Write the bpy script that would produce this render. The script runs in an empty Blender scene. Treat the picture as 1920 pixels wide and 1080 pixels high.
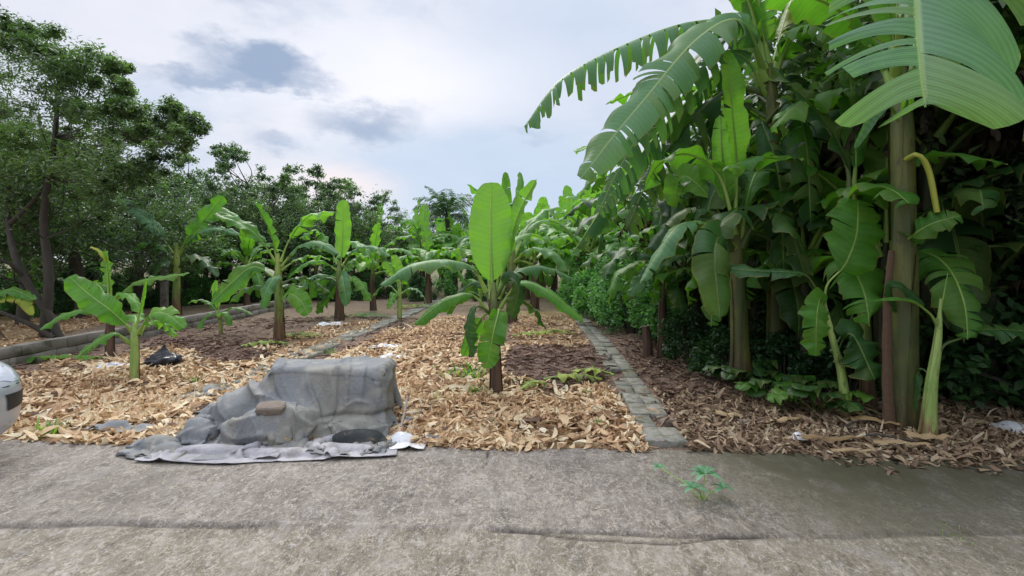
import bpy, math, random
import numpy as np
from mathutils import Vector, Matrix
R = math.radians
random.seed(7); RNG = np.random.default_rng(7)
scene = bpy.context.scene
COL = scene.collection

# ------------------------------------------------------------------ camera, world, sun, exposure
F = 1000.0; HOR = 490.0; CH = 1.5            # focal length and horizon in pixels of the 1920 px photograph, eye height
cam_d = bpy.data.cameras.new('camera'); cam = bpy.data.objects.new('camera', cam_d); COL.objects.link(cam)
cam_d.sensor_width = 36; cam_d.lens = 36 * F / 1920; cam_d.shift_y = -(540 - HOR) / 1920
cam_d.clip_start = 0.05; cam_d.clip_end = 3000
cam.location = (0, 0, CH); cam.rotation_euler = (R(90), 0, 0); scene.camera = cam
scene.render.resolution_x = 1024; scene.render.resolution_y = 576
scene.view_settings.view_transform = 'Standard'; scene.view_settings.look = 'None'
scene.view_settings.exposure = 0.48; scene.view_settings.gamma = 1
SUN_AZ, SUN_EL = R(-20), R(44)
sd = bpy.data.lights.new('sun', 'SUN'); sd.energy = 1.4; sd.angle = R(14); sd.color = (1, .95, .87)
so = bpy.data.objects.new('sun', sd); COL.objects.link(so)
D = Vector((math.sin(SUN_AZ) * math.cos(SUN_EL), math.cos(SUN_AZ) * math.cos(SUN_EL), math.sin(SUN_EL)))
so.rotation_euler = D.to_track_quat('Z', 'Y').to_euler(); so.location = (0, 0, 30)

def build_world():
    w = bpy.data.worlds.new('World'); scene.world = w; w.use_nodes = True
    nt = w.node_tree; N = nt.nodes; L = nt.links; N.clear()
    def n(t, **k):
        x = N.new(t)
        for a, b in k.items(): setattr(x, a, b)
        return x
    def val(s, v):
        if hasattr(v, 'is_linked') or hasattr(v, 'links'): L.new(v, s)
        else: s.default_value = v
    def math_(op, a, b=0.0, c=0.0, clamp=False):
        m = n('ShaderNodeMath', operation=op, use_clamp=clamp); val(m.inputs[0], a); val(m.inputs[1], b); val(m.inputs[2], c); return m.outputs[0]
    def vm(op, a, b=(0, 0, 0)):
        m = n('ShaderNodeVectorMath', operation=op); val(m.inputs[0], a); val(m.inputs[1], b); return m
    def mix(f, a, b):
        m = n('ShaderNodeMix', data_type='RGBA'); val(m.inputs[0], f); val(m.inputs[6], a); val(m.inputs[7], b); return m.outputs[2]
    def smooth(v, a, b):
        m = n('ShaderNodeMapRange', interpolation_type='SMOOTHSTEP'); val(m.inputs[0], v); m.inputs[1].default_value = a; m.inputs[2].default_value = b; return m.outputs[0]
    tc = n('ShaderNodeTexCoord'); d = vm('NORMALIZE', tc.outputs['Generated']).outputs[0]
    def noise(scale, det=5, rough=.55, sq=(1, 1, 2.2), off=(0, 0, 0)):
        v = vm('ADD', vm('MULTIPLY', d, sq).outputs[0], off).outputs[0]
        x = n('ShaderNodeTexNoise'); x.inputs['Scale'].default_value = scale; x.inputs['Detail'].default_value = det; x.inputs['Roughness'].default_value = rough
        L.new(v, x.inputs['Vector']); return x
    nA = noise(2.4, 4); nB = noise(11, 5, .6); nC = noise(1.3, 3, .5, (1, 1, 2.2), (3, 1, 2))
    sep = n('ShaderNodeSeparateXYZ'); L.new(d, sep.inputs[0])
    # overcast veil: lilac white, bluish patches
    base = mix(smooth(nA.outputs[0], .38, .62), (.56, .64, .78, 1), (.78, .78, .84, 1))
    base = mix(math_('MULTIPLY', smooth(nB.outputs[0], .50, .66), .30), base, (.86, .86, .90, 1)); base = mix(math_('MULTIPLY', smooth(nB.outputs[0], .48, .34), .22), base, (.44, .52, .66, 1))
    def blob(c, rx, rz, dist, lo, hi, nz):
        cv = Vector((c[0], 1, c[1])).normalized()
        nn = vm('SUBTRACT', nz.outputs['Color'], (.5, .5, .5)).outputs[0]
        nn = vm('MULTIPLY', nn, (dist, dist, dist)).outputs[0]
        q = vm('SUBTRACT', vm('ADD', d, nn).outputs[0], tuple(cv)).outputs[0]
        q = vm('MULTIPLY', q, (1 / rx, .8, 1 / rz)).outputs[0]
        return math_('SUBTRACT', 1.0, smooth(vm('LENGTH', q).outputs['Value'], lo, hi))
    px = lambda x, y: ((x - 960) / F, (HOR - y) / F)
    base = mix(math_('MULTIPLY', blob(px(1080, 90), .30, .16, .10, .3, 1.3, nA), .75), base, (.56, .65, .80, 1))
    base = mix(math_('MULTIPLY', blob(px(900, 330), .36, .12, .08, .3, 1.25, nA), .8), base, (.52, .63, .79, 1))
    base = mix(math_('MULTIPLY', blob(px(700, 150), .34, .085, .12, .1, 1.3, nA), .95), base, (.90, .90, .96, 1))
    base = mix(math_('MULTIPLY', blob(px(300, 60), .34, .10, .12, .1, 1.3, nA), .6), base, (.74, .76, .84, 1))
    base = mix(math_('MULTIPLY', blob(px(560, 340), .15, .05, .05, .1, 1.3, nB), .5), base, (.88, .82, .84, 1))
    base = mix(math_('MULTIPLY', blob(px(650, 350), .10, .04, .05, .1, 1.3, nB), .6), base, (.95, .82, .80, 1))
    # dark lower clouds
    for (x, y, rx, rz, k, lo, hi) in ((488, 122, .088, .046, .95, .55, 1.0), (400, 152, .085, .018, .75, .2, 1.1), (690, 232, .09, .032, .75, .1, 1.2),
                              (505, 262, .04, .018, .5, .1, 1.1), (345, 130, .022, .016, .45, .1, 1.1), (585, 165, .05, .014, .45, .1, 1.1),
                              (1000, 250, .05, .012, .25, .1, 1.1), (430, -20, .16, .03, .35, .1, 1.1)):
        base = mix(math_('MULTIPLY', blob(px(x, y), rx * 1.12, rz * 1.12, .12, lo * .6, hi * 1.05, nB), k), base, (.27, .36, .52, 1))
    # an overcast sky is brighter towards the zenith
    gain = math_('ADD', .98, math_('MULTIPLY', smooth(sep.outputs['Z'], .42, .95), 1.9))
    below = smooth(sep.outputs['Z'], -.05, .0)
    cl = vm('SCALE', base); cl.inputs['Scale'].default_value = 1; L.new(math_('MULTIPLY', gain, math_('ADD', .3, math_('MULTIPLY', below, .7))), cl.inputs['Scale'])
    sky = n('ShaderNodeTexSky', sky_type='NISHITA'); sky.sun_disc = False; sky.sun_elevation = SUN_EL; sky.sun_rotation = SUN_AZ
    b1 = n('ShaderNodeBackground'); L.new(sky.outputs[0], b1.inputs[0]); b1.inputs[1].default_value = .05
    b2 = n('ShaderNodeBackground'); L.new(cl.outputs[0], b2.inputs[0]); b2.inputs[1].default_value = .86
    mx = n('ShaderNodeMixShader'); mx.inputs[0].default_value = .9; L.new(b1.outputs[0], mx.inputs[1]); L.new(b2.outputs[0], mx.inputs[2])
    o = n('ShaderNodeOutputWorld'); L.new(mx.outputs[0], o.inputs[0])
build_world()

# ------------------------------------------------------------------ helpers
def P(px, py, Y): return Vector(((px - 960) / F * Y, Y, CH - (py - HOR) / F * Y))
def G(px, py):
    Y = F * CH / (py - HOR); return Vector(((px - 960) / F * Y, Y, 0))
def _h(ix, iy, s):
    x = np.sin(ix * 127.1 + iy * 311.7 + s * 74.7) * 43758.5453
    return x - np.floor(x)
def vn(x, y, s=0):
    x = np.asarray(x, float); y = np.asarray(y, float)
    ix = np.floor(x); iy = np.floor(y); fx = x - ix; fy = y - iy
    fx = fx * fx * (3 - 2 * fx); fy = fy * fy * (3 - 2 * fy)
    a = _h(ix, iy, s); b = _h(ix + 1, iy, s); c = _h(ix, iy + 1, s); d = _h(ix + 1, iy + 1, s)
    return (a * (1 - fx) + b * fx) * (1 - fy) + (c * (1 - fx) + d * fx) * fy
def fbm(x, y, s=0, o=4):
    t = 0; a = .5; f = 1
    for i in range(o): t = t + a * vn(x * f, y * f, s + i * 7); a *= .5; f *= 2.03
    return t
def ss(e0, e1, x):
    t = np.clip((x - e0) / (e1 - e0), 0, 1); return t * t * (3 - 2 * t)
def inpoly(x, y, poly):
    x = np.asarray(x); r = np.zeros(x.shape, bool); n = len(poly)
    for i in range(n):
        x1, y1 = poly[i]; x2, y2 = poly[(i + 1) % n]
        if y1 == y2: continue
        c = ((y1 > y) != (y2 > y)) & (x < (x2 - x1) * (y - y1) / (y2 - y1) + x1); r ^= c
    return r
def road_edge(x):
    return np.interp(x, [-30, -4.3, -1.6, 1.0, 2.2, 3.2, 5, 30], [5.2, 4.47, 4.34, 4.27, 4.20, 4.10, 3.95, 3.2]) + (vn(np.asarray(x) * 3.1, 0 * np.asarray(x), 3) - .5) * .06
def gh(x, y):
    e = y - road_edge(x)
    h = (fbm(x * .9, y * .9, 1) - .47) * .10 + (fbm(x * 4, y * 4, 5) - .47) * .05 + (fbm(x * 13, y * 13, 9, 2) - .37) * .018
    h = h * ss(0, .5, e) + .02 * ss(0, 1.5, e) - .015
    return np.where(e < 0.0, -.15, h)

class MB:
    """collects vertices, faces, per-vertex 'lc' data; builds ONE mesh object"""
    def __init__(s): s.v = []; s.f = []; s.c = []; s.m = []; s.n = 0
    def add(s, v, f, c=None, m=0):
        v = np.asarray(v, float).reshape(-1, 3); f = np.asarray(f, int)
        if c is None: c = np.zeros((len(v), 3))
        c = np.broadcast_to(np.asarray(c, float), (len(v), 3))
        s.v.append(v); s.c.append(c); s.f.append(f + s.n); s.m.append(np.full(len(f), m)); s.n += len(v)
    def grid(s, Pn, c=None, m=0, closed=False):
        a, b = Pn.shape[:2]
        i = np.arange(a * b).reshape(a, b)
        if closed: i = np.concatenate([i, i[:, :1]], 1)
        f = np.stack([i[:-1, :-1], i[:-1, 1:], i[1:, 1:], i[1:, :-1]], -1).reshape(-1, 4)
        s.add(Pn.reshape(-1, 3), f, None if c is None else np.asarray(c).reshape(-1, 3), m)
    def tube(s, pts, rad, k=8, c=(0, 0, 0), m=0, cap=True, squash=1.0):
        pts = np.array([tuple(p) for p in pts], float); n = len(pts); rad = np.broadcast_to(rad, (n,))
        T = np.gradient(pts, axis=0); T /= np.linalg.norm(T, axis=1)[:, None] + 1e-9
        up = np.array([0, 0, 1.]) if abs(T[0, 2]) < .8 else np.array([0, 1., 0])
        A = np.cross(T, up); A /= np.linalg.norm(A, axis=1)[:, None] + 1e-9; B = np.cross(A, T)
        th = np.linspace(0, 2 * np.pi, k, endpoint=False)
        ring = pts[:, None] + rad[:, None, None] * (np.cos(th)[None, :, None] * A[:, None] + squash * np.sin(th)[None, :, None] * B[:, None])
        cc = np.zeros((n, k, 3)); cc[..., 0] = (th / 6.2832)[None]; cc[..., 1] = np.linspace(0, 1, n)[:, None]; cc[..., 2] = c[2]
        s.grid(ring, cc, m, True)
        if cap:
            for e, r in ((0, ring[0]), (n - 1, ring[-1])):
                v = np.vstack([r, pts[e]]); f = [(i, (i + 1) % k, k, k) for i in range(k)]
                s.add(v, [(a, b, c2, c2) for a, b, c2, _ in f], (0, e / (n - 1), c[2]), m)
    def box(s, c, d, rz=0, m=0, lc=(0, 0, 0), jit=0):
        x, y, z = d[0] / 2, d[1] / 2, d[2] / 2; b = min(x, y, z) * .12
        import itertools
        bm = bmesh_box(x, y, z, b); v = bm[0].copy()
        if jit: v = v + RNG.uniform(-jit, jit, v.shape)
        cs, sn = math.cos(rz), math.sin(rz)
        v = np.stack([v[:, 0] * cs - v[:, 1] * sn, v[:, 0] * sn + v[:, 1] * cs, v[:, 2]], 1) + np.array(c)
        s.add(v, bm[1], lc, m)
    def build(s, name, mats, parent=None, smooth=True, origin=None):
        v = np.vstack(s.v); c = np.vstack(s.c); fs = np.vstack([f if f.shape[1] == 4 else np.hstack([f, f[:, -1:]]) for f in s.f]); mi = np.concatenate(s.m)
        if origin is not None: v = v - np.array(origin)
        tri = fs[:, 2] == fs[:, 3]
        me = bpy.data.meshes.new(name)
        cnt = np.where(tri, 3, 4); loops = np.concatenate([[fs[i, :3] if t else fs[i]] for i, t in enumerate(tri)], axis=None) if tri.any() else fs.ravel()
        me.vertices.add(len(v)); me.vertices.foreach_set('co', v.ravel().astype(np.float32))
        me.loops.add(len(loops)); me.loops.foreach_set('vertex_index', loops.astype(np.int32))
        me.polygons.add(len(fs)); st = np.concatenate([[0], np.cumsum(cnt)[:-1]]); me.polygons.foreach_set('loop_start', st.astype(np.int32))
        try: me.polygons.foreach_set('loop_total', cnt.astype(np.int32))
        except Exception: pass
        me.polygons.foreach_set('material_index', mi.astype(np.int32))
        me.update(calc_edges=True)
        at = me.attributes.new('lc', 'FLOAT_VECTOR', 'POINT'); at.data.foreach_set('vector', c.ravel().astype(np.float32))
        if smooth: me.polygons.foreach_set('use_smooth', np.ones(len(fs), bool))
        for m in (mats if isinstance(mats, (list, tuple)) else [mats]): me.materials.append(m)
        me.validate()
        o = bpy.data.objects.new(name, me); COL.objects.link(o)
        if parent: o.parent = parent
        if origin is not None and not parent: o.location = origin
        return o
_bb = {}
def bmesh_box(x, y, z, b):
    import bmesh
    k = (round(x, 4), round(y, 4), round(z, 4), round(b, 4))
    if k in _bb: return _bb[k]
    bm = bmesh.new(); bmesh.ops.create_cube(bm, size=2)
    for v in bm.verts: v.co = (v.co.x * x, v.co.y * y, v.co.z * z)
    bmesh.ops.bevel(bm, geom=bm.edges[:], offset=b, segments=1, affect='EDGES')
    V = np.array([tuple(v.co) for v in bm.verts]); bm.verts.index_update(); FF = []
    for f in bm.faces:
        i = [v.index for v in f.verts]
        for q in range(1, len(i) - 1, 2):
            FF.append((i[0], i[q], i[q + 1], i[q + 2] if q + 2 < len(i) else i[q + 1]))
    bm.free(); _bb[k] = (V, np.array(FF)); return _bb[k]
def tag(o, label=None, cat=None, group=None, kind=None):
    if label: o['label'] = label
    if cat: o['category'] = cat
    if group: o['group'] = group
    if kind: o['kind'] = kind
    return o
def empty(name, loc, rz=0, label=None, cat=None, group=None):
    o = bpy.data.objects.new(name, None); COL.objects.link(o); o.location = loc; o.rotation_euler = (0, 0, rz); o.empty_display_size = .1
    return tag(o, label, cat, group)
def copy_tree(o, loc, rz, sc, label, cat=None, group=None):
    r = o.copy(); COL.objects.link(r); r.location = loc; r.rotation_euler = (0, 0, rz); r.scale = (sc,) * 3 if not isinstance(sc, tuple) else sc
    for ch in [c for c in bpy.data.objects if c.parent == o]:
        c = ch.copy(); COL.objects.link(c); c.parent = r
    r['label'] = label
    if cat: r['category'] = cat
    if group: r['group'] = group
    elif 'group' in r: del r['group']
    return r

# ------------------------------------------------------------------ materials
class NT:
    def __init__(s, name):
        s.mat = bpy.data.materials.new(name); s.mat.use_nodes = True; s.t = s.mat.node_tree; s.t.nodes.clear()
    def n(s, t, **k):
        x = s.t.nodes.new(t)
        for a, b in k.items(): setattr(x, a, b)
        return x
    def set(s, sock, v):
        if isinstance(v, bpy.types.NodeSocket): s.t.links.new(v, sock)
        else: sock.default_value = v
    def attr(s, name='lc'): return s.n('ShaderNodeAttribute', attribute_name=name).outputs['Vector']
    def sep(s, v):
        x = s.n('ShaderNodeSeparateXYZ'); s.set(x.inputs[0], v); return x.outputs
    def obj(s): return s.n('ShaderNodeTexCoord').outputs['Object']
    def geo(s): return s.n('ShaderNodeNewGeometry').outputs['Position']
    def rand(s): return s.n('ShaderNodeObjectInfo').outputs['Random']
    def vmul(s, v, k):
        x = s.n('ShaderNodeVectorMath', operation='MULTIPLY'); s.set(x.inputs[0], v); x.inputs[1].default_value = k; return x.outputs[0]
    def noise(s, v, sc, det=4, rough=.55, dist=0):
        x = s.n('ShaderNodeTexNoise'); s.set(x.inputs['Vector'], v); x.inputs['Scale'].default_value = sc; x.inputs['Detail'].default_value = det
        x.inputs['Roughness'].default_value = rough; x.inputs['Distortion'].default_value = dist; return x.outputs[0]
    def vor(s, v, sc, feat='F1', out='Distance'):
        x = s.n('ShaderNodeTexVoronoi', feature=feat); s.set(x.inputs['Vector'], v); x.inputs['Scale'].default_value = sc; return x.outputs[out]
    def m(s, op, a, b=0.0, c=0.0, clamp=False):
        x = s.n('ShaderNodeMath', operation=op, use_clamp=clamp); s.set(x.inputs[0], a); s.set(x.inputs[1], b); s.set(x.inputs[2], c); return x.outputs[0]
    def ramp(s, v, stops):
        x = s.n('ShaderNodeValToRGB'); s.set(x.inputs[0], v); e = x.color_ramp.elements
        while len(e) < len(stops): e.new(.5)
        for i, (p, c) in enumerate(stops): e[i].position = p; e[i].color = (*c, 1) if len(c) == 3 else c
        return x.outputs[0]
    def sm(s, v, a, b):
        x = s.n('ShaderNodeMapRange', interpolation_type='SMOOTHSTEP'); s.set(x.inputs[0], v); x.inputs[1].default_value = a; x.inputs[2].default_value = b; return x.outputs[0]
    def mix(s, f, a, b, mode='MIX'):
        x = s.n('ShaderNodeMix', data_type='RGBA', blend_type=mode); s.set(x.inputs[0], f)
        for i, v in ((6, a), (7, b)):
            if isinstance(v, tuple) and len(v) == 3: v = (*v, 1)
            s.set(x.inputs[i], v)
        return x.outputs[2]
    def bump(s, h, st=.3, dist=.01):
        x = s.n('ShaderNodeBump'); s.set(x.inputs['Height'], h); x.inputs['Strength'].default_value = st; x.inputs['Distance'].default_value = dist; return x.outputs[0]
    def out(s, col, rough=.8, bump=None, trans=0, tcol=None, spec=.5, metal=0, coat=0):
        p = s.n('ShaderNodeBsdfPrincipled')
        if isinstance(col, tuple) and len(col) == 3: col = (*col, 1)
        s.set(p.inputs['Base Color'], col); s.set(p.inputs['Roughness'], rough); s.set(p.inputs['Specular IOR Level'], spec); p.inputs['Metallic'].default_value = metal
        p.inputs['Coat Weight'].default_value = coat
        if bump is not None: s.set(p.inputs['Normal'], bump)
        sh = p.outputs[0]
        if trans:
            t = s.n('ShaderNodeBsdfTranslucent'); tc = tcol if tcol is not None else col
            if isinstance(tc, tuple) and len(tc) == 3: tc = (*tc, 1)
            s.set(t.inputs[0], tc)
            if bump is not None: s.set(t.inputs['Normal'], bump)
            x = s.n('ShaderNodeMixShader'); s.set(x.inputs[0], trans); s.t.links.new(sh, x.inputs[1]); s.t.links.new(t.outputs[0], x.inputs[2]); sh = x.outputs[0]
        o = s.n('ShaderNodeOutputMaterial'); s.t.links.new(sh, o.inputs[0]); return s.mat

def leaf_mat(name, c_lo, c_hi, edge=(.20, .17, .04), rib=(.25, .36, .10), tcol=(.22, .42, .02), trans=.35, rough=.42, edge_w=.9, vein=.18, spec=.3, spots=.0):
    t = NT(name); lc = t.sep(t.attr()); u = t.m('ABSOLUTE', lc[0]); o = t.obj()
    n1 = t.noise(o, 3.5, 4); rnd = t.rand()
    base = t.mix(t.sm(t.m('ADD', n1, t.m('MULTIPLY', t.m('SUBTRACT', rnd, .5), .35)), .32, .68), c_lo, c_hi)
    # parallel side veins run out from the midrib
    w = t.n('ShaderNodeTexWave', wave_type='BANDS', bands_direction='Y'); t.set(w.inputs['Vector'], t.vmul(t.attr(), (.6, 1, 0))); w.inputs['Scale'].default_value = 17; w.inputs['Distortion'].default_value = 1.2; w.inputs['Detail'].default_value = 2; w.inputs['Detail Scale'].default_value = 3
    w2 = t.n('ShaderNodeTexWave', wave_type='BANDS', bands_direction='Y'); t.set(w2.inputs['Vector'], t.vmul(t.attr(), (.3, 1, 0))); w2.inputs['Scale'].default_value = 5.3; w2.inputs['Distortion'].default_value = 2.5; w2.inputs['Detail'].default_value = 1
    h = t.m('ADD', t.m('MULTIPLY', w.outputs['Fac'], .6), t.m('MULTIPLY', w2.outputs['Fac'], .6))
    base = t.mix(t.m('MULTIPLY', h, vein), base, tuple(min(1, x * 1.7) for x in c_hi))
    en = t.m('ADD', u, t.m('MULTIPLY', t.m('SUBTRACT', t.noise(o, 14, 3), .5), .35))
    base = t.mix(t.m('MULTIPLY', t.sm(en, edge_w, edge_w + .14), .75), base, edge)
    if spots: base = t.mix(t.m('MULTIPLY', t.sm(t.noise(o, 9, 5, .7), .62, .72), spots), base, (.16, .10, .04))
    ribm = t.m('SUBTRACT', 1.0, t.sm(u, .02, .05)); base = t.mix(ribm, base, rib)
    base = t.mix(t.m('MULTIPLY', t.sm(lc[2], .5, 1), .22), base, (.25, .28, .06))
    tc = t.mix(.5, t.mix(1.0, base, (2.2, 2.6, .8, 1), 'MULTIPLY'), tcol)
    return t.out(base, rough, t.bump(h, .35, .006), trans, tc, spec)
M = {}
M['leaf_young'] = leaf_mat('young_banana_leaf', (.11, .26, .035), (.15, .32, .05), tcol=(.20, .46, .04), trans=.42, rib=(.35, .5, .12), edge_w=.97)
M['leaf'] = leaf_mat('banana_leaf', (.055, .16, .028), (.095, .25, .04), tcol=(.18, .45, .02), trans=.42)
M['leaf_blue'] = leaf_mat('waxy_banana_leaf', (.060, .155, .060), (.10, .22, .095), tcol=(.12, .32, .02), trans=.3, rough=.5, rib=(.22, .30, .17), spots=.2)
M['leaf_hero'] = leaf_mat('pale_waxy_banana_leaf', (.07, .155, .085), (.105, .215, .115), tcol=(.16, .38, .05), trans=.3, rough=.45, rib=(.28, .42, .2), edge=(.38, .42, .10), vein=.6, edge_w=.97)
M['leaf_dark'] = leaf_mat('shade_banana_leaf', (.020, .060, .018), (.038, .105, .028), tcol=(.08, .24, .015), trans=.3, spots=.2)  # darker copy of the leaf green, with the clump's shade put into it
M['leaf_yellow'] = leaf_mat('yellowing_banana_leaf', (.16, .26, .03), (.30, .36, .05), tcol=(.45, .5, .03), trans=.45, spots=.5, edge=(.25, .14, .04), edge_w=.75)
M['leaf_far'] = leaf_mat('far_banana_leaf', (.07, .18, .05), (.12, .27, .075), tcol=(.16, .36, .05), trans=.35)
def dry_mat(name, stops, trans=.15, rough=.85, tint=2):
    t = NT(name); lc = t.sep(t.attr()); o = t.geo()
    f = t.m('ADD', t.m('MULTIPLY', lc[tint], .8), t.m('MULTIPLY', t.noise(o, 25, 3), .22))
    c = t.ramp(f, stops); c = t.mix(t.m('MULTIPLY', t.sm(t.noise(o, 60, 3, .7), .5, .7), .35), c, tuple(x * .5 for x in stops[1][1]))
    w = t.n('ShaderNodeTexWave', wave_type='BANDS', bands_direction='X'); t.set(w.inputs['Vector'], t.attr()); w.inputs['Scale'].default_value = 4; w.inputs['Distortion'].default_value = 2
    return t.out(c, rough, t.bump(w.outputs['Fac'], .4, .003), trans, spec=.3)
M['husk'] = dry_mat('dry_husk_litter', [(0, (.20, .12, .075)), (.18, (.46, .28, .16)), (.45, (.66, .455, .265)), (.7, (.80, .63, .40)), (1, (.86, .78, .58))])
M['twig'] = dry_mat('dry_stalk_litter', [(0, (.07, .045, .036)), (.4, (.165, .105, .08)), (.75, (.26, .17, .125)), (1, (.40, .29, .20))], 0)
M['rlit'] = dry_mat('dead_leaf_litter', [(0, (.07, .042, .028)), (.3, (.18, .115, .075)), (.55, (.36, .25, .165)), (.8, (.54, .42, .27)), (1, (.66, .58, .44))])
M['dry_leaf'] = dry_mat('dead_hanging_leaf', [(0, (.02, .015, .01)), (.4, (.04, .03, .02)), (.8, (.07, .05, .032)), (1, (.12, .085, .055))], .1)
M['dry_leaf_pale'] = dry_mat('dead_pale_leaf', [(0, (.12, .10, .06)), (.4, (.22, .19, .12)), (.8, (.30, .27, .18)), (1, (.4, .36, .25))], .2)
M['sheath'] = dry_mat('dry_banana_sheath', [(0, (.20, .12, .06)), (.4, (.36, .24, .12)), (.8, (.50, .36, .2)), (1, (.6, .48, .3))], .1)
M['cutleaf'] = dry_mat('cut_green_leaf', [(0, (.10, .14, .03)), (.35, (.18, .26, .04)), (.7, (.32, .42, .06)), (1, (.45, .5, .12))], .3, .6)

def stem_mat(name, green, yellow, brown, zb0=.25, zb1=.9, dark=.35):
    t = NT(name); lc = t.sep(t.attr()); o = t.obj(); z = t.sep(o)[2]
    n = t.noise(t.vmul(o, (1, 1, .12)), 14, 4, .6); n2 = t.noise(t.vmul(o, (1, 1, .3)), 5, 3)
    c = t.mix(t.sm(n2, .35, .65), green, yellow)
    f = t.sm(t.m('ADD', z, t.m('MULTIPLY', t.m('SUBTRACT', n, .5), 1.2)), zb0, zb1)
    br = t.mix(t.sm(n, .35, .65), tuple(x * dark for x in brown), brown)
    c = t.mix(f, br, c); c = t.mix(t.m('MULTIPLY', t.sm(t.noise(t.vmul(o, (1, 1, .35)), 16, 5, .7), .54, .66), .75), c, (.06, .038, .022)); c = t.mix(t.m('MULTIPLY', t.sm(t.noise(t.vmul(o, (1, 1, .05)), 60, 3, .6), .5, .65), .4), c, tuple(x * .45 for x in yellow))
    return t.out(c, .55, t.bump(n, .5, .01), 0)
M['stem'] = stem_mat('pseudostem', (.16, .26, .05), (.30, .36, .08), (.17, .085, .045), .35, .8)
M['stem_old'] = stem_mat('old_pseudostem', (.055, .075, .02), (.13, .135, .03), (.10, .055, .03), -.3, .5)  # old olive stems, darkened in colour for the shade of the clump
M['stem_deep'] = stem_mat('shade_pseudostem', (.030, .040, .014), (.06, .062, .02), (.055, .032, .02), -.3, .5)  # old stem colours lowered again, so deep shade is painted in
M['stem_brown'] = stem_mat('brown_pseudostem', (.14, .2, .05), (.2, .24, .07), (.13, .065, .045), .75, 1.25)
M['stem_young'] = stem_mat('young_pseudostem', (.22, .36, .08), (.36, .46, .14), (.34, .22, .10), .0, .28, .6)
t = NT('petiole'); M['petiole'] = t.out(t.mix(t.noise(t.obj(), 6), (.16, .30, .05, 1), (.32, .42, .10, 1)), .45)
t = NT('petiole_yellow'); M['petiole_y'] = t.out(t.mix(t.noise(t.obj(), 6), (.28, .32, .04, 1), (.42, .42, .07, 1)), .45)

t = NT('petiole_shade'); M['petiole_d'] = t.out(t.mix(t.noise(t.obj(), 6), (.05, .09, .02, 1), (.10, .13, .04, 1)), .5)  # dark petiole variant, shade of the clump painted into the colour
def bark_mat(name, a, b):
    t = NT(name); o = t.obj(); n = t.noise(t.vmul(o, (1, 1, .35)), 12, 5, .65)
    return t.out(t.mix(n, a, b), .9, t.bump(n, .6, .03))
M['bark'] = bark_mat('tree_bark', (.03, .026, .02), (.10, .085, .07))
M['bark_pale'] = bark_mat('pale_bark', (.12, .105, .09), (.28, .25, .22))
def foliage_mat(name, dark, mid, lite, trans=.3, rough=.5):
    t = NT(name); lc = t.sep(t.attr()); 
    c = t.ramp(lc[2], [(0, dark), (.5, mid), (1, lite)])
    return t.out(c, rough, None, trans, t.mix(1.0, c, (1.6, 2.2, .6, 1), 'MULTIPLY'), spec=.4)
M['fol_dark'] = foliage_mat('dark_orchard_foliage', (.045, .075, .045), (.085, .135, .07), (.17, .24, .11), .35, .4)  # colour is lifted to stand in for haze over the left trees
M['fol_mid'] = foliage_mat('feathery_foliage', (.055, .088, .048), (.095, .145, .070), (.16, .225, .095), .3)
M['fol_far'] = foliage_mat('distant_foliage', (.04, .075, .055), (.06, .11, .07), (.10, .16, .08))
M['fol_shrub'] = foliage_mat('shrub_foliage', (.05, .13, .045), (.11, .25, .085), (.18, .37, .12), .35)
M['fol_shrub_d'] = foliage_mat('shade_shrub_foliage', (.015, .04, .015), (.03, .08, .025), (.06, .14, .04), .25)  # shrub greens lowered so the colour itself carries the shade
M['weed'] = foliage_mat('weed_foliage', (.06, .13, .03), (.14, .24, .04), (.26, .38, .08), .4)
M['cassava'] = foliage_mat('cassava_leaf', (.08, .19, .10), (.12, .27, .15), (.16, .34, .19), .3)

# soil
t = NT('soil'); g = t.geo(); msk = t.sep(t.attr('lc'))
n1 = t.noise(g, .7, 5); n2 = t.noise(g, 6, 5, .65); n3 = t.noise(t.vmul(g, (1, .5, 1)), 38, 4, .7)
soil = t.mix(t.sm(n1, .35, .65), (.15, .10, .082, 1), (.23, .155, .12, 1)); soil = t.mix(t.sm(n2, .4, .7), soil, (.30, .20, .145, 1))
soil = t.mix(t.sm(n3, .52, .66), soil, (.38, .27, .19, 1)); soil = t.mix(t.sm(n3, .46, .36), soil, (.085, .055, .045, 1))
husk = t.mix(n3, (.22, .135, .08, 1), (.52, .35, .19, 1)); husk = t.mix(t.sm(t.vor(g, 22), .25, .0), husk, (.18, .09, .04, 1))
f = t.m('ADD', msk[0], t.m('MULTIPLY', t.m('SUBTRACT', n2, .5), .8)); col = t.mix(t.sm(f, .3, .62), soil, husk)
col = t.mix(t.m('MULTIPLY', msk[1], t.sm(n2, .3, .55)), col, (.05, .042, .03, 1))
green = t.mix(n3, (.05, .09, .03, 1), (.12, .17, .05, 1)); col = t.mix(t.m('MULTIPLY', msk[2], t.sm(n2, .42, .56)), col, green)
M['soil'] = t.out(col, .95, t.bump(t.m('ADD', n3, t.m('MULTIPLY', n2, .8)), .9, .04), spec=.2)

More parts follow.
